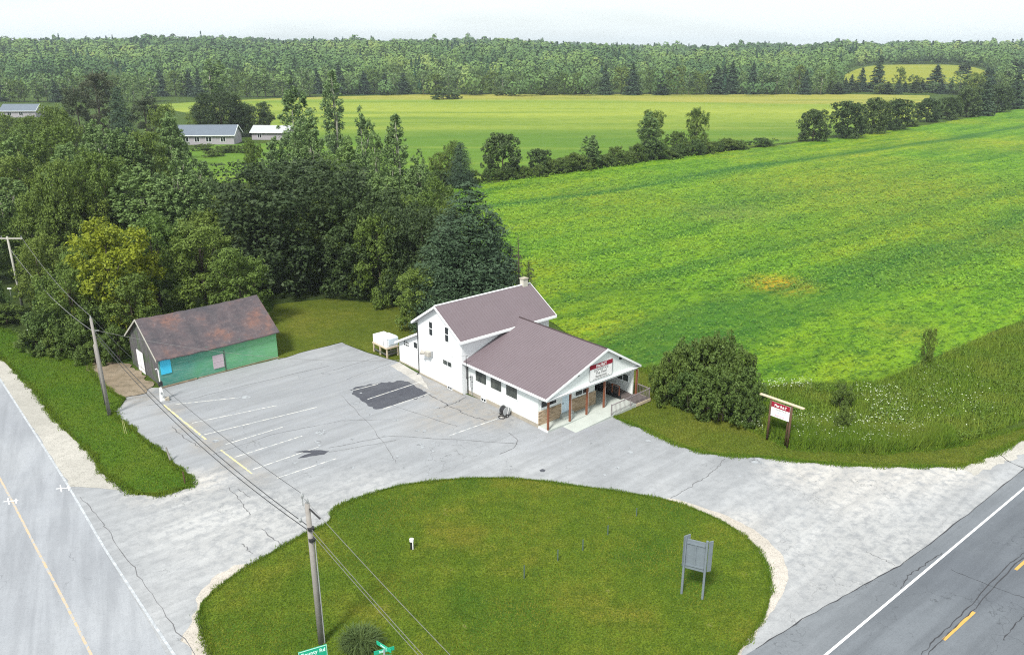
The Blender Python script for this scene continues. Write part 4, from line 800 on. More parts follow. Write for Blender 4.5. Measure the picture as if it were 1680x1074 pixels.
# ---------------------------------------------------------------- far buildings
def farhouse(corner, ang, L, D, eave, ridge, wallm, roofm, label, wins, gz=True):
    t = empty('house', corner, ang, label, 'house')
    MB().prism([(0, -.3), (D, -.3), (D, eave), (D / 2, ridge - .15), (0, eave)], 0, L, 'x').build('wall', wallm, t)
    ov = .5; zt = lambda y: ridge - (ridge - eave) / (D / 2) * abs(y - D / 2) + .1
    r_ = MB().slab((-ov, -ov, zt(-ov)), (L + ov, -ov, zt(-ov)), (L + ov, D / 2, zt(D / 2)), (-ov, D / 2, zt(D / 2)), .15).slab((-ov, D / 2, zt(D / 2)), (L + ov, D / 2, zt(D / 2)), (L + ov, D + ov, zt(D + ov)), (-ov, D + ov, zt(D + ov)), .15).build('roof', roofm, t)
    MB().slab((L + ov, -ov, zt(-ov) + .05), (L + ov + .08, -ov, zt(-ov) + .05), (L + ov + .08, D / 2, zt(D / 2) + .05), (L + ov, D / 2, zt(D / 2) + .05), .35).slab((L + ov, D / 2, zt(D / 2) + .05), (L + ov + .08, D / 2, zt(D / 2) + .05), (L + ov + .08, D + ov, zt(D + ov) + .05), (L + ov, D + ov, zt(D + ov) + .05), .35).box(-ov, L + ov, -ov - .12, -ov - .01, zt(-ov) - .2, zt(-ov)).build('fascia', M_TRIM, r_)
    for (u, w_, z0, z1) in wins:
        f = MB().box(u - .1, u + w_ + .1, -.08, -.01, z0 - .1, z1 + .1).build('window', M_TRIM, t); MB().box(u, u + w_ / 2 - .06, -.1, -.082, z0, z1).box(u + w_ / 2 + .06, u + w_, -.1, -.082, z0, z1).build('pane', M_GLASS, f)
    return t
M_GSIDE = siding('taupe siding', (0.33, 0.31, 0.34), .3); M_GROOF = plain('blue grey shingles', (0.13, 0.155, 0.19), .95, .1, .1, .5); M_PROOF = plain('pale steel roof', (0.36, 0.38, 0.39), .5, .4, .06, .4)
hA = P(383, 237); farhouse(hA + Vector((-17.5, -1.5, 0)), R(3), 18.0, 9.0, 3.1, 5.6, M_GSIDE, M_GROOF, 'long taupe bungalow with blue grey roof beyond the grove', [(2.5, 1.6, 1.0, 2.3), (6, 1.4, 1.0, 2.3), (9.5, 1.6, 1.0, 2.3), (14, 1.4, 1.0, 2.3)])
hB = P(404, 231); farhouse(hB + Vector((1, 3, 0)), R(-4), 12, 7.0, 2.6, 4.3, M_GSIDE, M_PROOF, 'low white roofed outbuilding to the right of the taupe bungalow', [(2, 1.2, .8, 1.9)])
hC = P(2, 193); farhouse(hC, R(2), 15, 8.0, 3.0, 5.4, M_GSIDE, M_GROOF, 'blue grey roof of a house showing over the trees at the far left', [(3, 1.6, 1.0, 2.2), (8, 1.6, 1.0, 2.2)])

# ---------------------------------------------------------------- vegetation
def lobed(rng, th, z, k=4):
    out = np.ones_like(th)
    for i in range(1, k): out += rng.uniform(.05, .14) * np.sin((i + 1) * th + rng.uniform(0, 6.28) + z * rng.uniform(-.3, .3))
    return out
def clumps_to_leaves(rng, cc, rr, n, ls, flat=.95, up=.4, shell=.45, jit=.75):
    K = len(cc); C = np.repeat(cc, n, 0); r = np.repeat(rr, n)
    d = unit(rng.normal(size=C.shape) + np.array([0, 0, up * .6])); rad = r * (shell + (1 - shell) * rng.random(len(C)) ** .7)
    pos = C + d * rad[:, None] * np.array([1, 1, flat]); nrm = d + rng.normal(size=C.shape) * jit + np.array([0, 0, up])
    return pos, nrm, ls * rng.uniform(.6, 1.35, len(C))
def crown_round(rng, h, cb, Rm, ncl, rc, n, ls, top=.85, wide=.42, lobes=13, lr=.42):
    nl = lobes; t = np.concatenate([[.80], .03 + .83 * (np.arange(nl - 1) + rng.random(nl - 1)) / (nl - 1)]); th = np.arange(nl) * 2.4 + rng.random(nl) * .8
    pr = np.where(t < wide, .84 + .16 * np.sin(t / wide * np.pi / 2), np.sqrt(np.clip(1 - ((t - wide) / (1.10 - wide)) ** 2.1, 0.02, 1)))
    LR = lr * Rm * rng.uniform(.72, 1.2, nl); rad = np.clip(Rm * pr - LR * .85, 0, None) * rng.uniform(.75, 1.12, nl); rad[0] *= .3
    LC = np.stack([np.cos(th) * rad, np.sin(th) * rad, cb + (h - cb) * t], 1); LC[:, 2] = np.minimum(LC[:, 2], h - LR * .9 - rc * .4); LC[:, 2] = np.maximum(LC[:, 2], cb + LR * .5)
    per = ncl // nl; C = np.repeat(LC, per, 0); lrad = np.repeat(LR, per)
    d = unit(rng.normal(size=C.shape) + np.array([0, 0, .35])); cc = C + d * (lrad * (.45 + .6 * rng.random(len(C)) ** .5))[:, None] * np.array([1, 1, .9])
    rr = rc * rng.uniform(.55, 1.3, len(cc)); cc[:, 2] = np.maximum(cc[:, 2], rc * .5)
    return (cc,) + clumps_to_leaves(rng, cc, rr, n, ls)
def crown_poplar(rng, h, cb, Rm, stems, n, ls, per=16):
    cc = []; rr = []
    for s in range(stems):
        a = rng.random() * 6.283; rad = Rm * .6 * math.sqrt(s / max(stems - 1, 1)); top = h * (1 - .25 * rng.random() * (s > 0)); w0 = Rm * rng.uniform(.38, .55)
        for k in range(per * 3):
            t = rng.random() ** .9; z = cb + (top - cb) * t; w_ = w0 * min(1, (1 - t) * 3.0) ** .8 * (.55 + .45 * min(1, t * 4)) * rng.uniform(.5, 1.25) + .08
            b = rng.random() * 6.283; cc.append((math.cos(a) * rad * (1 - .25 * (1 - t)) + math.cos(b) * w_, math.sin(a) * rad + math.sin(b) * w_, z)); rr.append(rng.uniform(.28, .62) * (.6 + .5 * (1 - t)))
    cc = np.array(cc); rr = np.array(rr)
    return (cc,) + clumps_to_leaves(rng, cc, rr, max(6, n // 3), ls, flat=1.5, up=.15, shell=.15, jit=.8)
def crown_conifer(rng, h, cb, Rm, levels, n, ls, droop=.25, ragged=.2, power=.9):
    pos = []; nrm = []
    for i in range(levels):
        t = i / levels; nb = max(5, int(7 + 8 * (1 - t)))
        for b in range(nb):
            tb = min(.985, t + rng.uniform(-.9, .9) / levels); z = cb + (h - cb) * max(tb, 0); rad = Rm * (1 - max(tb, 0)) ** power * rng.uniform(1 - ragged * 1.3, 1 + ragged * .6) + .12
            a = 6.283 * (b + rng.random() * .8) / nb; rl = rad * rng.uniform(.7, 1.1); m_ = max(6, int(n * (rl / Rm) + 5)); s = rng.random(m_) ** .6; sp_ = .22 * rl * (.35 + s)
            off = rng.normal(size=m_) * sp_ * .7; x = s * rl; y = off; zz = z - droop * rl * s ** 1.4 + rng.normal(size=m_) * .08 * rl * .6
            pos.append(np.stack([math.cos(a) * x - math.sin(a) * y, math.sin(a) * x + math.cos(a) * y, zz], 1)); nrm.append(np.stack([np.full(m_, math.cos(a) * .5), np.full(m_, math.sin(a) * .5), np.full(m_, .9)], 1) + rng.normal(size=(m_, 3)) * .45)
    pos = np.concatenate(pos); nrm = np.concatenate(nrm); return None, pos, nrm, ls * rng.uniform(.6, 1.3, len(pos))
def make_tree(kind, seed, h, mat, bark, crown, trunk_r, asp=.55, limbs=9, trunk_top=.8, stems=1):
    rng = np.random.default_rng(seed); cc, pos, nrm, S_ = crown(rng)
    root = bpy.data.objects.new(kind, None); root.empty_display_size = .5
    mb = MB(); rd = random.Random(seed)
    for s in range(stems):
        ox, oy = (rd.uniform(-.5, .5), rd.uniform(-.5, .5)) if s else (0, 0)
        mb.tube([(ox * .5, oy * .5, -.3), (ox, oy, h * .25), (ox * 1.4 + rd.uniform(-.2, .2), oy * 1.4, h * .55), (ox * 1.6, oy * 1.6, h * trunk_top)], [trunk_r, trunk_r * .8, trunk_r * .5, trunk_r * .12], 7)
    if cc is not None and limbs:
        idx = rng.choice(len(cc), min(limbs, len(cc)), replace=False)
        for k in idx:
            c_ = cc[k]; z0 = min(h * .5, max(h * .15, c_[2] * .55)); mid = (c_[0] * .45, c_[1] * .45, z0 + (c_[2] - z0) * .6)
            mb.tube([(0, 0, z0), mid, tuple(c_)], [trunk_r * .45, trunk_r * .25, trunk_r * .07], 5)
    tr = mb.build('trunk', bark, root, True)
    cr_ = quads('crown', leaf_quads(rng, pos, nrm, S_, asp), mat, root)
    root['_h'] = h; root['_used'] = 0
    return root
RT = {}
def reg(key, *variants): RT[key] = variants
reg('maple', *[make_tree('maple_tree', 11 + i, 17, L_MAPLE, M_BARK, (lambda r: crown_round(r, 17, .6, 8.6, 840, .90, 46, .40, lobes=34, lr=.29)), .42) for i in range(2)])
reg('ash', *[make_tree('ash_tree', 21 + i, 13, L_ASH, M_BARK, (lambda r: crown_round(r, 13, .5, 4.7, 340, .66, 46, .33, lobes=17, lr=.38)), .26) for i in range(3)])
reg('lime', *[make_tree('boxelder_tree', 31, 12, L_LIME, M_BARK, (lambda r: crown_round(r, 12, .5, 4.9, 340, .68, 50, .33, lobes=17, lr=.38)), .26)])
reg('poplar', *[make_tree('poplar_tree', 41 + i, 18, L_POPLAR, M_BIRCH, (lambda r: crown_poplar(r, 18, 2.5, 3.3, 8, 90, .34, 22)), .2, stems=3, limbs=14) for i in range(3)])
reg('slim', *[make_tree('poplar_tree', 51 + i, 18, L_POPLAR, M_BIRCH, (lambda r: crown_poplar(r, 18, 3.0, 2.0, 3, 95, .32, 26)), .16, limbs=10) for i in range(2)])
reg('spruce', *[make_tree('spruce_tree', 61 + i, 15, L_SPRUCE, M_BARK, (lambda r: crown_conifer(r, 15, .6, 4.3, 40, 70, .38, .28, .28, .50)), .25, asp=.3, limbs=0, trunk_top=.97) for i in range(2)])
reg('pine', *[make_tree('pine_tree', 65 + i, 20, L_PINE, M_BARK, (lambda r: crown_round(r, 20, 2.5, 4.0, 330, .75, 44, .42, wide=.25, lobes=22, lr=.34)), .3, asp=.3, limbs=6, trunk_top=.95) for i in range(2)])
reg('dull', *[make_tree('larch_tree', 71, 8, L_DULL, M_BARK, (lambda r: crown_conifer(r, 8, .5, 2.3, 22, 24, .30, .15, .4, .7)), .13, asp=.3, limbs=0, trunk_top=.97)])
reg('shrub', *[make_tree('shrub', 81 + i, 4, L_SHRUB, M_BARK, (lambda r: crown_round(r, 4, .0, 2.7, 140, .36, 50, .24, wide=.25, lobes=10)), .08, stems=3, trunk_top=.6) for i in range(3)])
reg('bushtree', *[make_tree('hedgerow_tree', 111 + i, 9, L_HEDGE, M_BARK, (lambda r: crown_round(r, 9, .0, 4.4, 260, .62, 30, .46, wide=.35, lobes=16, lr=.42)), .2, limbs=4) for i in range(2)])
reg('far', *[make_tree('broadleaf_tree', 91 + i, 13, L_ASH if i != 1 else L_POPLAR, M_BIRCH if i == 1 else M_BARK, (lambda r: crown_round(r, 13, .4, 4.5, 120, .80, 24, .58, lobes=10)), .22, limbs=4) for i in range(3)])
reg('farpop', *[make_tree('poplar_tree', 95 + i, 15, L_POPLAR, M_BIRCH, (lambda r: crown_poplar(r, 15, 2.5, 2.6, 4, 26, .7, 11)), .2, limbs=4) for i in range(2)])
reg('farspruce', *[make_tree('spruce_tree', 99, 14, L_SPRUCE, M_BARK, (lambda r: crown_conifer(r, 14, .3, 3.2, 18, 16, .9, .25, .25)), .2, asp=.4, limbs=0)])
reg('farcedar', *[make_tree('cedar_tree', 102, 9, L_CEDAR, M_BARK, (lambda r: crown_conifer(r, 9, .2, 2.3, 14, 16, .8, .1, .3, .6)), .18, asp=.5, limbs=0)])
RND = random.Random(77)
def put(kind, loc, h, wscale, label, cat='tree', group=None):
    vs_ = RT[kind]; src = vs_[RND.randrange(len(vs_))]
    if not src['_used']: root = src; src['_used'] = 1; COL.objects.link(root)
    else:
        root = src.copy(); COL.objects.link(root); root['_used'] = 1
        for chd in src.children:
            c_ = chd.copy(); COL.objects.link(c_); c_.parent = root
    s = h / src['_h']; root.location = loc; root.rotation_euler = (0, 0, RND.uniform(0, 6.28)); root.scale = (s * wscale, s * wscale, s)
    if 'group' in root: del root['group']
    tag(root, label, cat, group); return root
def top_at(x, ytop, h): return Vector((*P(x, ytop, h).xy, 0))
BASEW = dict(bushtree=8.8, maple=17.5, ash=9.6, lime=9.8, poplar=6.2, slim=3.6, spruce=7.4, pine=8.0, dull=4.6, shrub=5.6, far=9.0, farpop=5.4, farspruce=6.0, farcedar=4.4)
def tree_px(kind, x, ytop, h, wpx, label, group=None, cat='tree'):
    loc = top_at(x, ytop, h); loc.z = float(terrain(loc.x, loc.y)) if loc.y > 560 else 0
    Wm = wpx / FPX * math.hypot(loc.y, 28) ; s = h / RT[kind][0]['_h']; ws = Wm / (BASEW[kind] * s)
    return put(kind, loc, h, max(.45, min(2.2, ws)), label, cat, group)
GR = 'trees of the grove behind the barn'
grove = [
 ('maple', 480, 258, 15.6, 300, 'huge dark maple, the broadest crown in the grove behind the barn'),
 ('maple', 600, 300, 13.2, 190, 'dark maple between the huge maple and the spruce behind the house'),
 ('maple', 690, 335, 11.6, 165, 'dark broad tree directly left of the tall spruce behind the house'),
 ('spruce', 768, 294, 15.2, 175, 'tall dark spruce rising behind the main roof of the house'),
 ('spruce', 808, 345, 12, 100, 'dark spruce merging with the right side of the tall spruce'),
 ('spruce', 720, 372, 11, 110, 'shorter dark spruce touching the left side of the tall spruce'),
 ('ash', 716, 290, 11.5, 75, 'leafy tree filling the gap above the broad dark tree beside the soybean corner'), ('ash', 738, 322, 10.5, 60, 'small leafy tree behind the tall spruce at the soybean corner'),
 ('dull', 838, 398, 8, 85, 'dull brownish larch between the tall spruce and the soybean field'),
 ('dull', 868, 425, 6, 40, 'smallest brownish larch at the field edge behind the chimney'),
 ('ash', 690, 425, 7.5, 95, 'low tree on the lawn beside the white gable, left of the larches'),
 ('lime', 165, 356, 12.5, 150, 'lime green boxelder left of the barn roof'),
 ('ash', 240, 346, 12, 120, 'green tree just right of the lime green boxelder'),
 ('ash', 320, 360, 11, 130, 'green tree rising behind the middle of the barn roof'),
 ('ash', 385, 400, 9, 100, 'smaller green tree over the right end of the barn roof'),
 ('ash', 100, 425, 9, 100, 'darker green tree left of the lime boxelder, beside the verge pole'),
 ('ash', 205, 440, 8, 90, 'low tree touching the barn gable peak on its left'),
 ('shrub', 75, 505, 4.2, 90, 'bushy shrub at the edge of the verge under the woods'),
 ('shrub', 120, 520, 4.0, 80, 'shrub on the verge edge next to the dirt path'),
 ('shrub', 185, 535, 3.5, 60, 'shrub by the weathered gable wall of the barn'),
 ('shrub', 55, 535, 2.6, 80, 'low spreading shrub nearest the pale gravel shoulder'),
 ('shrub', -22, 455, 5, 60, 'shrub behind the foot of the crossarm pole at the left border'), ('shrub', 78, 450, 5, 70, 'shrub just right of the foot of the crossarm pole'), ('shrub', 100, 478, 4.5, 80, 'shrub between the crossarm pole and the verge pole'), ('shrub', 140, 490, 5, 80, 'shrub directly behind the verge pole'),
 ('shrub', 5, 500, 2.2, 70, 'low brush on the verge at the left border'), ('shrub', 62, 505, 2.4, 60, 'low brush in front of the foot of the crossarm pole'), ('shrub', 95, 545, 2.0, 70, 'lowest brush spilling onto the mown verge'), ('shrub', 150, 560, 2.2, 60, 'low brush by the dirt path'), ('ash', 50, 385, 8.5, 80, 'small tree behind the crossarm pole, lowest of its neighbours'), ('ash', 130, 385, 10, 90, 'green tree over the left shoulder of the lime boxelder'),
 ('ash', 25, 335, 9.5, 95, 'green tree behind the crossarm pole at the left edge'),
 ('ash', 78, 335, 10, 90, 'mid green tree just right of the crossarm pole'),
 ('poplar', 5, 290, 12, 90, 'poplar at the left border of the picture above the crossarm pole'),
 ('poplar', 70, 285, 12.5, 80, 'poplar above the crossarm pole, right of the border poplar'),
 ('ash', 130, 300, 12, 100, 'rounded tree standing above the lime boxelder'),
 ('poplar', 200, 268, 13.5, 85, 'pale poplar above the gap between boxelder and green tree'),
 ('poplar', 255, 285, 12.5, 80, 'pale poplar above the barn ridge, left of the maple'),
 ('ash', 300, 300, 11.5, 95, 'tree wedged between the pale poplar and the huge maple'),
 ('poplar', 20, 225, 15, 85, 'tall poplar in the top left of the grove near the border'),
 ('ash', 75, 200, 17, 90, 'tall green tree below the far blue grey roof'),
 ('poplar', 112, 232, 15, 80, 'poplar in the left part of the grove, below the dark pines'),
 ('poplar', 150, 196, 17.5, 80, 'tall poplar beneath the dark pines'),
 ('poplar', 192, 210, 16, 80, 'poplar right of the tall poplar beneath the pines'),
 ('ash', 232, 208, 16, 80, 'green tree two crowns left of the taupe bungalow'),
 ('poplar', 275, 186, 17.5, 75, 'tall poplar immediately left of the taupe bungalow'),
 ('poplar', 318, 258, 12.5, 60, 'shorter poplar below the taupe bungalow'),
 ('slim', 545, 116, 23.5, 42, 'tallest slender poplar, yellow green top over the hay field'),
 ('slim', 475, 128, 23, 55, 'tall slender poplar second tallest over the hay field'),
 ('poplar', 505, 182, 19, 70, 'broad poplar between the two tallest slender poplars'),
 ('slim', 590, 176, 18.5, 40, 'slender poplar with a pointed top right of the tallest one'),
 ('poplar', 570, 222, 16, 75, 'poplar standing over the right side of the huge maple'),
 ('poplar', 448, 226, 15, 60, 'poplar in front of the white roofed outbuilding'),
 ('slim', 612, 205, 17, 36, 'thin pointed poplar between two clumps at the hay field edge'),
 ('slim', 650, 188, 18, 48, 'pale slender poplar alone against the lower hay field'),
 ('poplar', 640, 262, 13.5, 80, 'pale airy poplar above the dark trees left of the spruce'),
 ('poplar', 688, 245, 14, 60, 'pale airy poplar nearest the soybean field corner'),
 ('ash', 655, 318, 11, 90, 'mid green tree below the pale airy poplars'),
 ('ash', 540, 250, 15, 90, 'green tree peeping over the crown of the huge maple'),
 ('ash', 412, 226, 12, 34, 'slim tree in front of the left end of the outbuilding'), ('ash', 8, 184, 14, 60, 'tree before the far blue grey roof, at the left border'), ('ash', 40, 186, 14, 60, 'tree directly under the far blue grey roof'), ('ash', 20, 205, 13, 90, 'broad tree below the far blue grey roof'), ('ash', 70, 186, 15, 50, 'tree at the right end of the far blue grey roof'),
 ('pine', 150, 106, 24, 62, 'tallest dark pine at the upper left of the woods'),
 ('pine', 118, 132, 21, 50, 'dark pine left of the tallest one'),
 ('spruce', 190, 140, 20, 55, 'dark spruce right of the tallest pine'),
 ('pine', 232, 150, 18, 60, 'dark ragged pine furthest right of the upper left pines'),
 ('ash', 90, 165, 18, 70, 'dark round tree left of the pines, beside the far roof'),
 ('ash', 262, 168, 16, 50, 'small round tree left of the bungalow roof at the hay field'),
]
for (k, x, yt, h, wp, lab) in grove: tree_px(k, x, yt, h, wp, lab, GR)
rg = random.Random(5)
GB = 'trees round the taupe bungalow'
for i in range(26):      # the depth of the grove behind the named crowns
    x = rg.uniform(-260, 20) if i < 8 else rg.uniform(-30, 300); yt = rg.uniform(215, 400) if x < 20 else rg.uniform(240, 330); dist = rg.uniform(96, 135) if i % 2 else rg.uniform(90, 115)
    h = CAM_H - dist * (yt - YH) / FPX
    if h < 7: continue
    tree_px(rg.choice(['ash', 'poplar', 'ash']), x, yt, h, rg.uniform(75, 110), 'green tree deep in the crowded grove, mostly hidden by its neighbours', GR)
for i in range(9):
    x = 330 + i * 42 + rg.uniform(-10, 10); yt = rg.uniform(300, 345); h = 9.5 + rg.random() * 2
    tree_px('ash', x, yt, h, 90, 'tree standing behind the huge maple, almost wholly hidden', GR)
#HEDGE, x, ytop, ybase, width, label)
HG = 'hedgerow between the hay field and the soybeans'
KINDW = dict(far='round green tree', farpop='narrow upright poplar', farspruce='dark pointed conifer', farcedar='small dense cedar')
def tree_base(kind, x, yt, yb, wpx, label, group=None, cat='tree', wmul=1.0):
    b = P(x, yb); h = CAM_H - b.y * ((yt - YH) / FPX) * 1.0
    # exact height from the vertical through the base
    lo, hi = .3, 60
    for _ in range(40):
        mid = (lo + hi) / 2; Z = mid - CAM_H; d = b.y * CP - Z * SP; u = b.y * SP + Z * CP
        if CY - FPX * u / d > yt: lo = mid
        else: hi = mid
    h = lo; Wm = wpx / FPX * math.hypot(b.y, 28); s = h / RT[kind][0]['_h']
    return put(kind, b, h, max(.4, min(3.2, Wm / (BASEW[kind] * s))), label, cat, group)
for (k, x, yt, yb, wp, lab) in (('slim', 352, 98, 192, 44, 'tall pale pointed tree behind the dark round maple'), ('maple', 366, 148, 224, 88, 'round dark maple behind the taupe bungalow'), ('maple', 412, 166, 222, 80, 'lower dark maple right of the one behind the bungalow'), ('ash', 330, 172, 222, 45, 'small dark tree at the left shoulder of the round maple'),
   ('shrub', 335, 236, 247, 40, 'garden shrub under the bungalow windows, left one'), ('shrub', 372, 238, 250, 46, 'garden shrub under the gable of the bungalow'), ('shrub', 405, 236, 251, 40, 'garden shrub between bungalow and outbuilding'), ('shrub', 350, 246, 257, 40, 'garden shrub on the lawn below the bungalow')):
    tree_base(k, x, yt, yb, wp, lab, GB, 'shrub' if k == 'shrub' else 'tree')
hedge = [
 ('ash', 742, 228, 298, 34, 'slim green tree at the left end of the hedgerow'), ('spruce', 757, 232, 306, 48, 'dark spruce at the corner of the soybean field'), ('ash', 722, 248, 300, 40, 'leafy tree left of the hedgerow corner spruce'),
 ('bushtree', 825, 216, 291, 66, 'large dense round tree in the hedgerow, the darkest of its left half'), ('bushtree', 885, 244, 284, 44, 'smaller round tree just right of the large dense one'), ('shrub', 920, 258, 282, 50, 'bushes right of the smaller round hedgerow tree'),
 ('slim', 972, 222, 277, 34, 'spindly two topped sapling standing above the hedge'), ('slim', 1062, 184, 262, 40, 'left stem of the tall feathery tree in the hedgerow'), ('ash', 1070, 178, 244, 46, 'tall feathery tree in the middle of the hedgerow'),
 ('ash', 1142, 173, 240, 40, 'tall tree with a narrow crown right of the feathery one'), ('shrub', 1110, 215, 250, 50, 'scrubby bush between the two tall hedgerow trees'), ('shrub', 1190, 226, 246, 34, 'small bush right of the narrow crowned tree'), ('shrub', 1212, 230, 245, 36, 'dark bush two right of the narrow crowned tree'), ('shrub', 1250, 226, 240, 50, 'low bush ending the unbroken hedge'),
 ('bushtree', 1333, 179, 232, 52, 'round tree standing alone left of the big hedgerow clumps'), ('bushtree', 1388, 166, 226, 64, 'dark round tree second in the row of big clumps'), ('bushtree', 1430, 160, 219, 52, 'tall clump in the middle of the hedgerow clumps'), ('bushtree', 1468, 162, 213, 56, 'right half of the middle clump of the hedgerow'),
 ('bushtree', 1520, 160, 200, 46, 'round dark tree after the gap in the hedgerow'), ('bushtree', 1552, 158, 196, 40, 'lower round tree right of the gap tree'), ('shrub', 1495, 196, 208, 30, 'little bush in the gap of the hedgerow'),
 ('bushtree', 1585, 142, 192, 44, 'tree at the start of the right hand wood'), ('farspruce', 1612, 128, 190, 34, 'dark conifer in the right hand wood, left of two'), ('bushtree', 1635, 138, 184, 44, 'bushy tree low in the right hand wood'), ('farspruce', 1662, 118, 178, 40, 'dark conifer at the right border of the wood'), ('far', 1690, 130, 176, 50, 'tree cut by the right border of the picture'), ('bushtree', 1600, 150, 188, 36, 'pale bushy tree in front of the right hand wood'),
]
for (k, x, yt, yb, wp, lab) in hedge: tree_base(k, x, yt, yb, wp, lab, HG, 'shrub' if k == 'shrub' else 'tree')
for i in range(26):
    t = i / 25; x = 905 + t * 290; yb = 285 - t * 39 + rg.uniform(-1, 1)
    tree_base('shrub', x, yb - rg.uniform(16, 34) * (1 - .25 * t), yb, rg.uniform(28, 46), 'scrubby green bush merging into the dense low hedge', HG + ', low bushes', 'shrub')
for i in range(10):
    x = 700 + i * 20 + rg.uniform(-6, 6); yb = 306 - i * 1.8
    tree_base('shrub', x, yb - rg.uniform(14, 26), yb, rg.uniform(26, 40), 'low leafy bush at the foot of the left hedgerow trees', HG + ', bushes at its left end', 'shrub')
# tree line between the hay field and the hill field, and right hand wood
for (k, x, yt, yb, wp, lab) in (('farspruce', 1437, 90, 153, 34, 'tall bushy conifer standing out against the yellow hill field'), ('farspruce', 1411, 110, 152, 26, 'smaller conifer left of the tall one on the hill field'), ('far', 1473, 108, 152, 24, 'thin pale tree right of the tall conifer on the hill field'), ('farspruce', 1532, 106, 153, 46, 'wide conifer clump at the right end of the hill field'), ('far', 1500, 122, 152, 26, 'small yellowish tree between the conifers below the hill field'), ('farspruce', 1395, 122, 151, 22, 'small dark conifer left of the two hill field conifers')):
    tree_base(k, x, yt, yb, wp, lab, 'trees below the hill field')
for i in range(16):
    x = 1360 + i * 14 + rg.uniform(-4, 4); yb = 154 + rg.uniform(-1.5, 1)
    k = rg.choice(['far', 'farcedar', 'farspruce']); tree_base(k, x, yb - rg.uniform(16, 26), yb, rg.uniform(16, 26), KINDW[k] + ' in the low line between the hay field and the hill field', 'low trees below the hill field')
for i in range(30):
    x = rg.uniform(1560, 1740); yb = rg.uniform(140, 182) - (x - 1560) * .08
    k = rg.choice(['far', 'farcedar', 'farspruce', 'farpop']); tree_base(k, x, yb - rg.uniform(38, 52), yb, rg.uniform(26, 42), KINDW[k] + ' packed in the mixed wood at the right edge', 'mixed wood at the right edge')
# front edge of the far forest
for i in range(100):
    x = -30 + i * 15 + rg.uniform(-5, 5)
    if x > 1370: break
    yb = (168 if x < 260 else 160 if x < 520 else 156) - rg.uniform(0, 2.0)
    k = rg.choice(['far', 'far', 'farpop', 'farspruce', 'far']) if x > 560 else rg.choice(['farpop', 'far', 'farpop', 'farspruce'])
    hh = rg.uniform(40, 56) if x > 980 else rg.uniform(30, 44) if x > 560 else rg.uniform(36, 52)
    if 860 < x < 1010: hh *= .95
    tree_base(k, x, yb - hh, yb, rg.uniform(22, 34), KINDW[k] + ' in the front edge of the far forest behind the hay field', 'front edge of the far forest')
for (x, yt, yb, wp) in ((727, 150, 163, 50), (745, 152, 162, 30), (840, 145, 157, 30), (893, 147, 156, 30), (950, 146, 154, 26), (820, 148, 157, 26), (910, 149, 156, 20)):
    tree_base('shrub', x, yt, yb, wp, 'pale low bush at the forest foot on the far side of the hay field', 'pale bushes at the forest foot', 'shrub')
# far forest as one mass
rng = np.random.default_rng(3)
N = 11500; Y = 530 + (1750 - 530) * rng.random(N) ** .72; A = (rng.random(N) * 2 - 1) * .74; X = A * Y
keep = ~((A > .39) & (A < .575) & (Y < 885 - 175 * np.abs((A - .4815) / .0865) ** 2.6)); keep &= (Y > 548) | (A < .36); keep &= rng.random(N) < np.where(Y < 700, .8, 1.0)
X, Y = X[keep], Y[keep]; Z = terrain(X, Y); n = len(X); hh = rng.uniform(10, 17, n); rr = rng.uniform(4.2, 7.6, n)
patch = .8 * np.sin(X / 74 + 2 + 1.3 * np.sin(Y / 210)) * np.cos(Y / 96 + X / 310) + .55 * np.sin(X / 33 + Y / 61 + 2 * np.sin(X / 140)) + .35 * np.sin(X / 15 - Y / 38); hh = hh * (1 + .16 * np.sin(X / 47 + Y / 29) + .14 * np.sin(X / 19 - Y / 53)) * np.where(rng.random(n) < .05, 1.18, .95); conif = (rng.random(n) < .05 + .14 * (patch > .5)); rr[conif] *= .55; hh[conif] *= 1.12
tn = np.clip(.46 + .30 * patch + rng.normal(size=n) * .13 - .25 * np.clip((Y - 1150) / 350, 0, 1), .06, 1); tn[conif] = 0
K = 84; C = np.repeat(np.stack([X, Y, Z], 1), K, 0); H_ = np.repeat(hh, K); Rr = np.repeat(rr, K); cf = np.repeat(conif, K)
d = unit(rng.normal(size=C.shape) + np.array([0, -.35, .35])); tt = (d[:, 2] * .5 + .5)
rad = np.where(cf, Rr * (1.02 - tt), Rr * np.sqrt(np.clip(1 - (tt * 1.5 - .55) ** 2, .03, 1))); hz = unit(np.concatenate([d[:, :2], np.zeros((len(d), 1))], 1))
pos = C + hz * (rad * rng.uniform(.6, 1.08, len(C)))[:, None]; pos[:, 2] += H_ * (.12 + .88 * tt) * rng.uniform(.93, 1.04, len(C))
FQ = leaf_quads(rng, pos, d + rng.normal(size=d.shape) * .16, rng.uniform(1.9, 3.6, len(C)) * np.clip(C[:, 1] / 1000, .62, 1.25) * np.where(cf, .7, 1), .95)
m = NT('far woodland mass', .8, .1); at = m.n('ShaderNodeAttribute'); at.attribute_name = 'tint'; isl = m.n('ShaderNodeNewGeometry').outputs['Random Per Island']
c = m.ramp(at.outputs['Fac'], [(0.0, (0.030, 0.070, 0.038)), (0.06, (0.060, 0.115, 0.046)), (0.4, (0.100, 0.172, 0.055)), (0.7, (0.140, 0.222, 0.064)), (1.0, (0.20, 0.262, 0.072))])
m.color(m.mix(m.math('MULTIPLY', isl, .22), c, (0.022, 0.045, 0.015))); M_FMASS = m.m
o = quads('far_forest', FQ, M_FMASS, tint=np.clip(np.repeat(tn, K), 0, 1)); tag(o, 'rolling mixed forest covering the hills to the skyline', 'forest', kind='stuff')
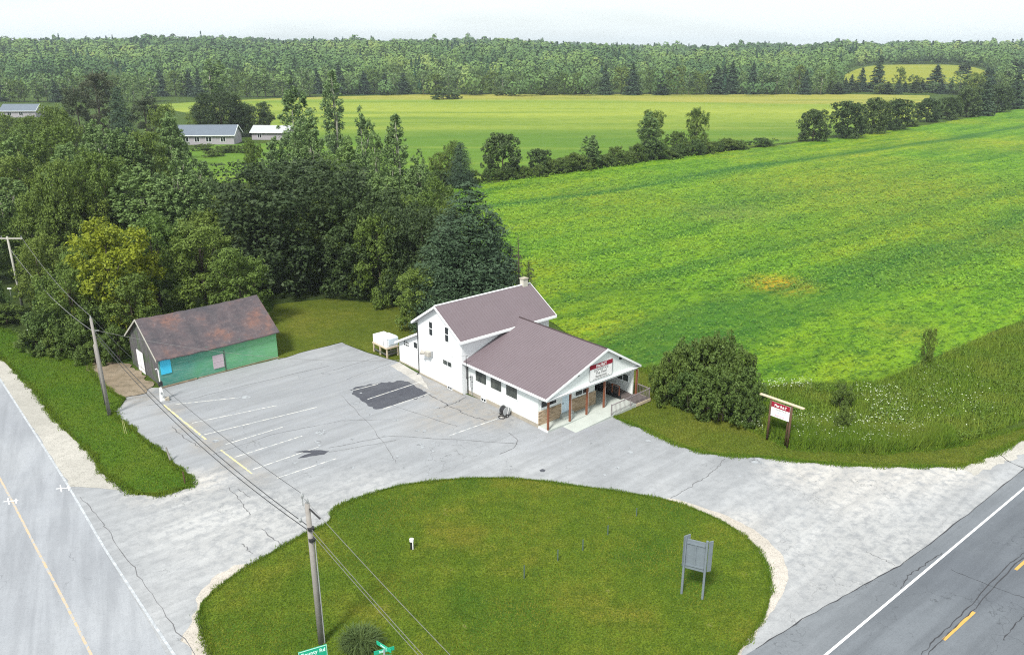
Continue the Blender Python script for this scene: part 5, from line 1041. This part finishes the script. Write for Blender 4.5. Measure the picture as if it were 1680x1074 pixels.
# trunks showing in the forest edge are pale stems
# big shrubs right of the house
for (k, x, yt, yb, wp, lab) in (('shrub', 1150, 552, 662, 95, 'largest dark bush in the thicket right of the house'), ('shrub', 1105, 575, 660, 70, 'dark bush at the house end of the thicket'), ('shrub', 1205, 570, 672, 80, 'dark bush at the far right of the thicket'),
     ('shrub', 1185, 610, 692, 90, 'low dark bush in front of the thicket nearest the roadside sign'), ('shrub', 1225, 640, 700, 50, 'small bush between the thicket and the roadside sign'), ('shrub', 1130, 610, 676, 70, 'low dark bush at the front of the thicket over the lawn'), ('shrub', 1080, 600, 650, 40, 'small bush nearest the porch railing'),
     ('shrub', 1170, 560, 655, 95, 'tall bush at the back of the thicket by the soybeans'), ('shrub', 1120, 560, 648, 80, 'bush at the back of the thicket on its house side'), ('shrub', 1215, 600, 685, 85, 'broad bush in the middle of the thicket front'), ('shrub', 1160, 600, 680, 90, 'rounded bush in the centre of the thicket'), ('shrub', 1090, 590, 662, 60, 'round bush at the house end of the thicket over the lawn'), ('shrub', 1175, 546, 660, 90, 'leafy young tree forming the top of the thicket'),
     ('ash', 1517, 535, 600, 26, 'young sapling at the edge of the weedy patch'), ('shrub', 1380, 628, 672, 40, 'dark weedy bush in the middle of the wildflower patch'), ('shrub', 1380, 665, 715, 34, 'bushy weed below the dark bush in the wildflower patch')):
    tree_base(k, x, yt, yb, wp, lab, 'bushes right of the house', 'shrub' if k == 'shrub' else 'tree')
for key in RT:
    for v in RT[key]:
        if not v['_used']:
            for ch_ in list(v.children): bpy.data.objects.remove(ch_)
            bpy.data.objects.remove(v)
# dead snag
q = top_at(850, 385, 9.2); mb = MB(); mb.tube([(0, 0, -.2), (.1, 0, 4.5), (0, 0, 9.2)], [.14, .09, .02], 6); rs = random.Random(2)
for i in range(34): z = 3 + i * .18; a = rs.random() * 6.28; l = (9.6 - z) * .16 + .15; mb.tube([(0, 0, z), (math.cos(a) * l, math.sin(a) * l, z - .12)], [.03, .008], 4)
t_ = empty('dead_tree', q, 0, 'bare dead conifer snag behind the chimney at the field edge', 'tree'); mb.build('trunk', M_BARK, t_)
for o in list(COL.objects):
    for kk in ('_h', '_used'):
        if kk in o: del o[kk]

# ---------------------------------------------------------------- ground cover
def inpoly(poly, X, Y):
    c = np.zeros(len(X), bool); n = len(poly)
    for i in range(n):
        x0, y0 = poly[i][0], poly[i][1]; x1, y1 = poly[(i + 1) % n][0], poly[(i + 1) % n][1]
        if y0 == y1: continue
        s = ((y0 > Y) != (y1 > Y)) & (X < (x1 - x0) * (Y - y0) / (y1 - y0) + x0); c ^= s
    return c
def scatter(rng, poly, n, frame=True, dmax=None):
    xs = [p[0] for p in poly]; ys = [p[1] for p in poly]; X = rng.uniform(min(xs), max(xs), n); Y = rng.uniform(min(ys), max(ys), n)
    k = inpoly(poly, X, Y)
    if frame: k &= (np.abs(X) < Y * .70 + 4) & (Y > 24)
    if dmax: k &= Y < dmax
    return X[k], Y[k]
def blades(rng, X, Y, z, h, wd, lean=.5):
    n = len(X); a = rng.random(n) * 6.283; hh = h * rng.uniform(.5, 1.4, n); ln = hh * lean * rng.normal(size=n) * .7; b = rng.random(n) * 6.283; w2 = wd * rng.uniform(.6, 1.4, n) / 2
    p0 = np.stack([X - np.cos(a) * w2, Y - np.sin(a) * w2, np.full(n, z)], 1); p1 = np.stack([X + np.cos(a) * w2, Y + np.sin(a) * w2, np.full(n, z)], 1); p2 = np.stack([X + np.cos(b) * ln, Y + np.sin(b) * ln, z + hh], 1)
    return np.stack([p0, p1, p2], 1)
def grassmat(name, a, b, yel):
    m = NT(name, .75, .15); isl = m.n('ShaderNodeNewGeometry').outputs['Random Per Island']; nb = m.noise(m.pos(), .22, 4, .6)
    c = m.mix(isl, a, b); c = m.mix(m.ramp(nb, [(.42, 0.0), (.68, .75)]), c, yel); m.color(c); return m.m
G_ISL = grassmat('island grass blades', (0.055, 0.105, 0.010), (0.150, 0.210, 0.018), (0.22, 0.205, 0.028))
G_VER = grassmat('verge grass blades', (0.050, 0.110, 0.010), (0.115, 0.190, 0.014), (0.135, 0.175, 0.018))
G_LAWN = grassmat('lawn grass blades', (0.060, 0.105, 0.012), (0.145, 0.195, 0.022), (0.18, 0.18, 0.030))
G_WEED = grassmat('weed blades', (0.050, 0.110, 0.010), (0.15, 0.235, 0.022), (0.17, 0.21, 0.032))
X, Y = scatter(rng, isl_w, 150000); o = quads('island_grass', blades(rng, X, Y, .09, .085, .035), G_ISL, cols=3); tag(o, 'short olive grass blades on the round island', 'grass', kind='stuff')
X, Y = scatter(rng, verge_w, 330000); o = quads('verge_grass', blades(rng, X, Y, .06, .11, .045), G_VER, cols=3); tag(o, 'rough bright grass on the verge beside the side road', 'grass', kind='stuff')
X, Y = scatter(rng, lawn_w, 160000); o = quads('lawn_grass', blades(rng, X, Y, .045, .09, .05), G_LAWN, cols=3); tag(o, 'mown lawn grass right of the building', 'grass', kind='stuff')
def edge_blades(rng, poly, n, z, h, wd, outw=.22, step=None):
    P0 = np.array([p[:2] if not isinstance(p, Vector) else (p.x, p.y) for p in poly]); P1 = np.roll(P0, -1, 0); Ls = np.linalg.norm(P1 - P0, axis=1); k = rng.choice(len(P0), n, p=Ls / Ls.sum()); t = rng.random(n)[:, None]
    q = P0[k] + (P1[k] - P0[k]) * t; cl = .5 + .5 * np.sin(q[:, 0] * 2.3 + np.sin(q[:, 1] * 1.7) * 2); q = q + rng.normal(size=q.shape) * (outw * (.25 + cl))[:, None]
    kk = (np.abs(q[:, 0]) < q[:, 1] * .7 + 4) & (q[:, 1] > 24); q = q[kk]
    return blades(rng, q[:, 0], q[:, 1], z, h, wd, .6)
o = quads('edge_grass', np.concatenate([edge_blades(rng, isl_w, 42000, .015, .16, .04, .13), edge_blades(rng, verge_w, 60000, .02, .18, .05, .16), edge_blades(rng, lawn_w, 50000, .02, .15, .05, .16)]), G_VER, cols=3); tag(o, 'ragged longer grass creeping over the gravel edges', 'grass', kind='stuff')
weed_w = PX([(1060, 612), (1130, 650), (1230, 705), (1300, 738), (1440, 745), (1560, 735), (1700, 682), (1900, 580), (1800, 500), (1680, 528), (1600, 560), (1530, 592), (1440, 628), (1250, 634), (1130, 612), (1062, 602)])
X, Y = scatter(rng, weed_w, 200000); V1 = blades(rng, X, Y, .0, .55, .07, .6)
X, Y = scatter(rng, PX([(1245, 700), (1300, 738), (1440, 745), (1560, 735), (1560, 715), (1400, 715), (1300, 705)]), 60000); V2 = blades(rng, X, Y, .0, .95, .07, .4)
o = quads('tall_weeds', np.concatenate([V1, V2]), G_WEED, cols=3); tag(o, 'tall tangled weeds and grass between the soybeans and the lawn', 'weeds', kind='stuff')
sheet('weed_patch', weed_w, 0.036, lawn('weedy ground', (0.05, 0.095, 0.010), (0.08, 0.12, 0.014), (0.11, 0.13, 0.02)), seg=.6, jag=.25)
X, Y = scatter(rng, weed_w, 260000); kk = rng.random(len(X)) < .35 + .65 * (np.sin(X / 1.7 + Y / 2.3) * np.sin(X / 3.1 - Y / 1.9) > -.1); X, Y = X[kk], Y[kk]
hz_ = .28 + .32 * np.clip(np.sin(X / 1.3) * np.cos(Y / 1.7) + rng.normal(size=len(X)) * .4, -.6, 1.2)
C = np.stack([X, Y, np.clip(hz_, .05, 1) * (.4 + .6 * rng.random(len(X)))], 1); o = quads('leafy_weeds', leaf_quads(rng, C, rng.normal(size=C.shape) * .5 + np.array([0, 0, .9]), rng.uniform(.07, .20, len(X)), .6), leafmat('leafy weeds', (0.045, 0.095, 0.012), (0.17, 0.27, 0.032), .25)); tag(o, 'lush leafy weeds between the soybeans and the lawn', 'weeds', kind='stuff')
# queen anne's lace: white heads
fp = []
def flowers(pix, n, z0, z1):
    X, Y = scatter(rng, PX(pix), n); fp.append(np.stack([X, Y, rng.uniform(z0, z1, len(X))], 1))
flowers([(1285, 690), (1300, 735), (1440, 742), (1490, 738), (1520, 715), (1450, 695), (1330, 695)], 700, .75, 1.15)
flowers([(1390, 640), (1430, 690), (1500, 690), (1470, 640)], 260, .5, .9); flowers([(1500, 610), (1600, 610), (1640, 680), (1520, 700)], 300, .4, .8); flowers([(1250, 632), (1330, 630), (1330, 645), (1250, 645)], 200, .5, .8)
flowers([(1060, 610), (1250, 640), (1240, 700), (1700, 640), (1650, 700), (1400, 740)], 500, .3, .7); flowers([(1205, 680), (1250, 690), (1250, 715), (1210, 700)], 160, .4, .8)
fp = np.concatenate(fp); FN = np.tile(np.array([0, 0, 1.0]), (len(fp), 1)) + rng.normal(size=fp.shape) * .25
m = NT('white flower heads', .8, .1); m.color((0.50, 0.55, 0.42)); o = quads('wildflowers', leaf_quads(rng, fp, FN, rng.uniform(.04, .13, len(fp)), .9), m.m); tag(o, 'white wildflower heads scattered over the weedy patch', 'flowers', kind='stuff')
# soybean plants
P3 = []; 
for (d0, d1, nn, sz, hh_) in ((60, 95, 160000, .20, .60), (95, 150, 190000, .27, .62), (150, 240, 110000, .34, .5)):
    X, Y = scatter(rng, soy_w, int(nn * 9)); k = (Y > d0) & (Y <= d1) & (rng.random(len(Y)) < np.clip((245 - Y) / 110, 0, 1)); X, Y = X[k][:nn], Y[k][:nn]; n = len(X)
    C = np.stack([X, Y, hh_ * (.35 + .65 * rng.random(n) ** .5)], 1); P3.append(leaf_quads(rng, C, np.tile(np.array([0, -.2, 1.0]), (n, 1)) + rng.normal(size=(n, 3)) * .30, sz * rng.uniform(.6, 1.5, n), .85))
o = quads('soybean_plants', np.concatenate(P3), M_SOYLEAF); tag(o, 'bright green soybean crop with yellowing patches', 'crop', kind='stuff')
# tall ornamental grass clump
q = P(592, 1062); t_ = empty('daylily_clump', q, 0, 'dense clump of long arching leaves in the island beside the street name post', 'plant')
n = 1500; a = rng.random(n) * 6.283; b = rng.random(n) * 6.283; r0 = .85 * np.sqrt(rng.random(n)); bx = np.cos(b) * r0; by = np.sin(b) * r0 * .9; out_ = rng.uniform(.25, .7, n); hh = rng.uniform(.45, .95, n)
dx = np.cos(b) * .7 + np.cos(a) * .5; dy = np.sin(b) * .7 + np.sin(a) * .5; sx, sy = -dy * .022, dx * .022
segs = []
for (t0, t1) in ((0, .45), (.45, .8), (.8, 1.0)):
    def pt(t, s): w_ = (1 - t) * s; return np.stack([bx + dx * out_ * t ** 1.5 + sx * w_, by + dy * out_ * t ** 1.5 + sy * w_, hh * (1 - (1 - min(t * 1.25, 1)) ** 2) - hh * .35 * max(0, t - .7) / .3], 1)
    segs.append(np.stack([pt(t0, -1), pt(t0, 1), pt(t1, 1), pt(t1, -1)], 1))
quads('leaves', np.concatenate(segs), leafmat('daylily leaves', (0.030, 0.062, 0.018), (0.14, 0.19, 0.055), .15), t_)
# ---------------------------------------------------------------- haze
m = bpy.data.materials.new('thin summer haze'); m.use_nodes = True; nt = m.node_tree; nt.nodes.clear()
vo = nt.nodes.new('ShaderNodeVolumePrincipled'); vo.inputs['Density'].default_value = 0.00016; vo.inputs['Color'].default_value = (0.80, 0.90, 1.0, 1); vo.inputs['Anisotropy'].default_value = 0.2
mo = nt.nodes.new('ShaderNodeOutputMaterial'); nt.links.new(vo.outputs[0], mo.inputs['Volume'])
o = MB().box(-5400, 5400, -150, 5300, -1.5, 90).build('haze', m); o['kind'] = 'stuff'; o['label'] = 'thin pale summer haze over the far hills'; o['category'] = 'haze'
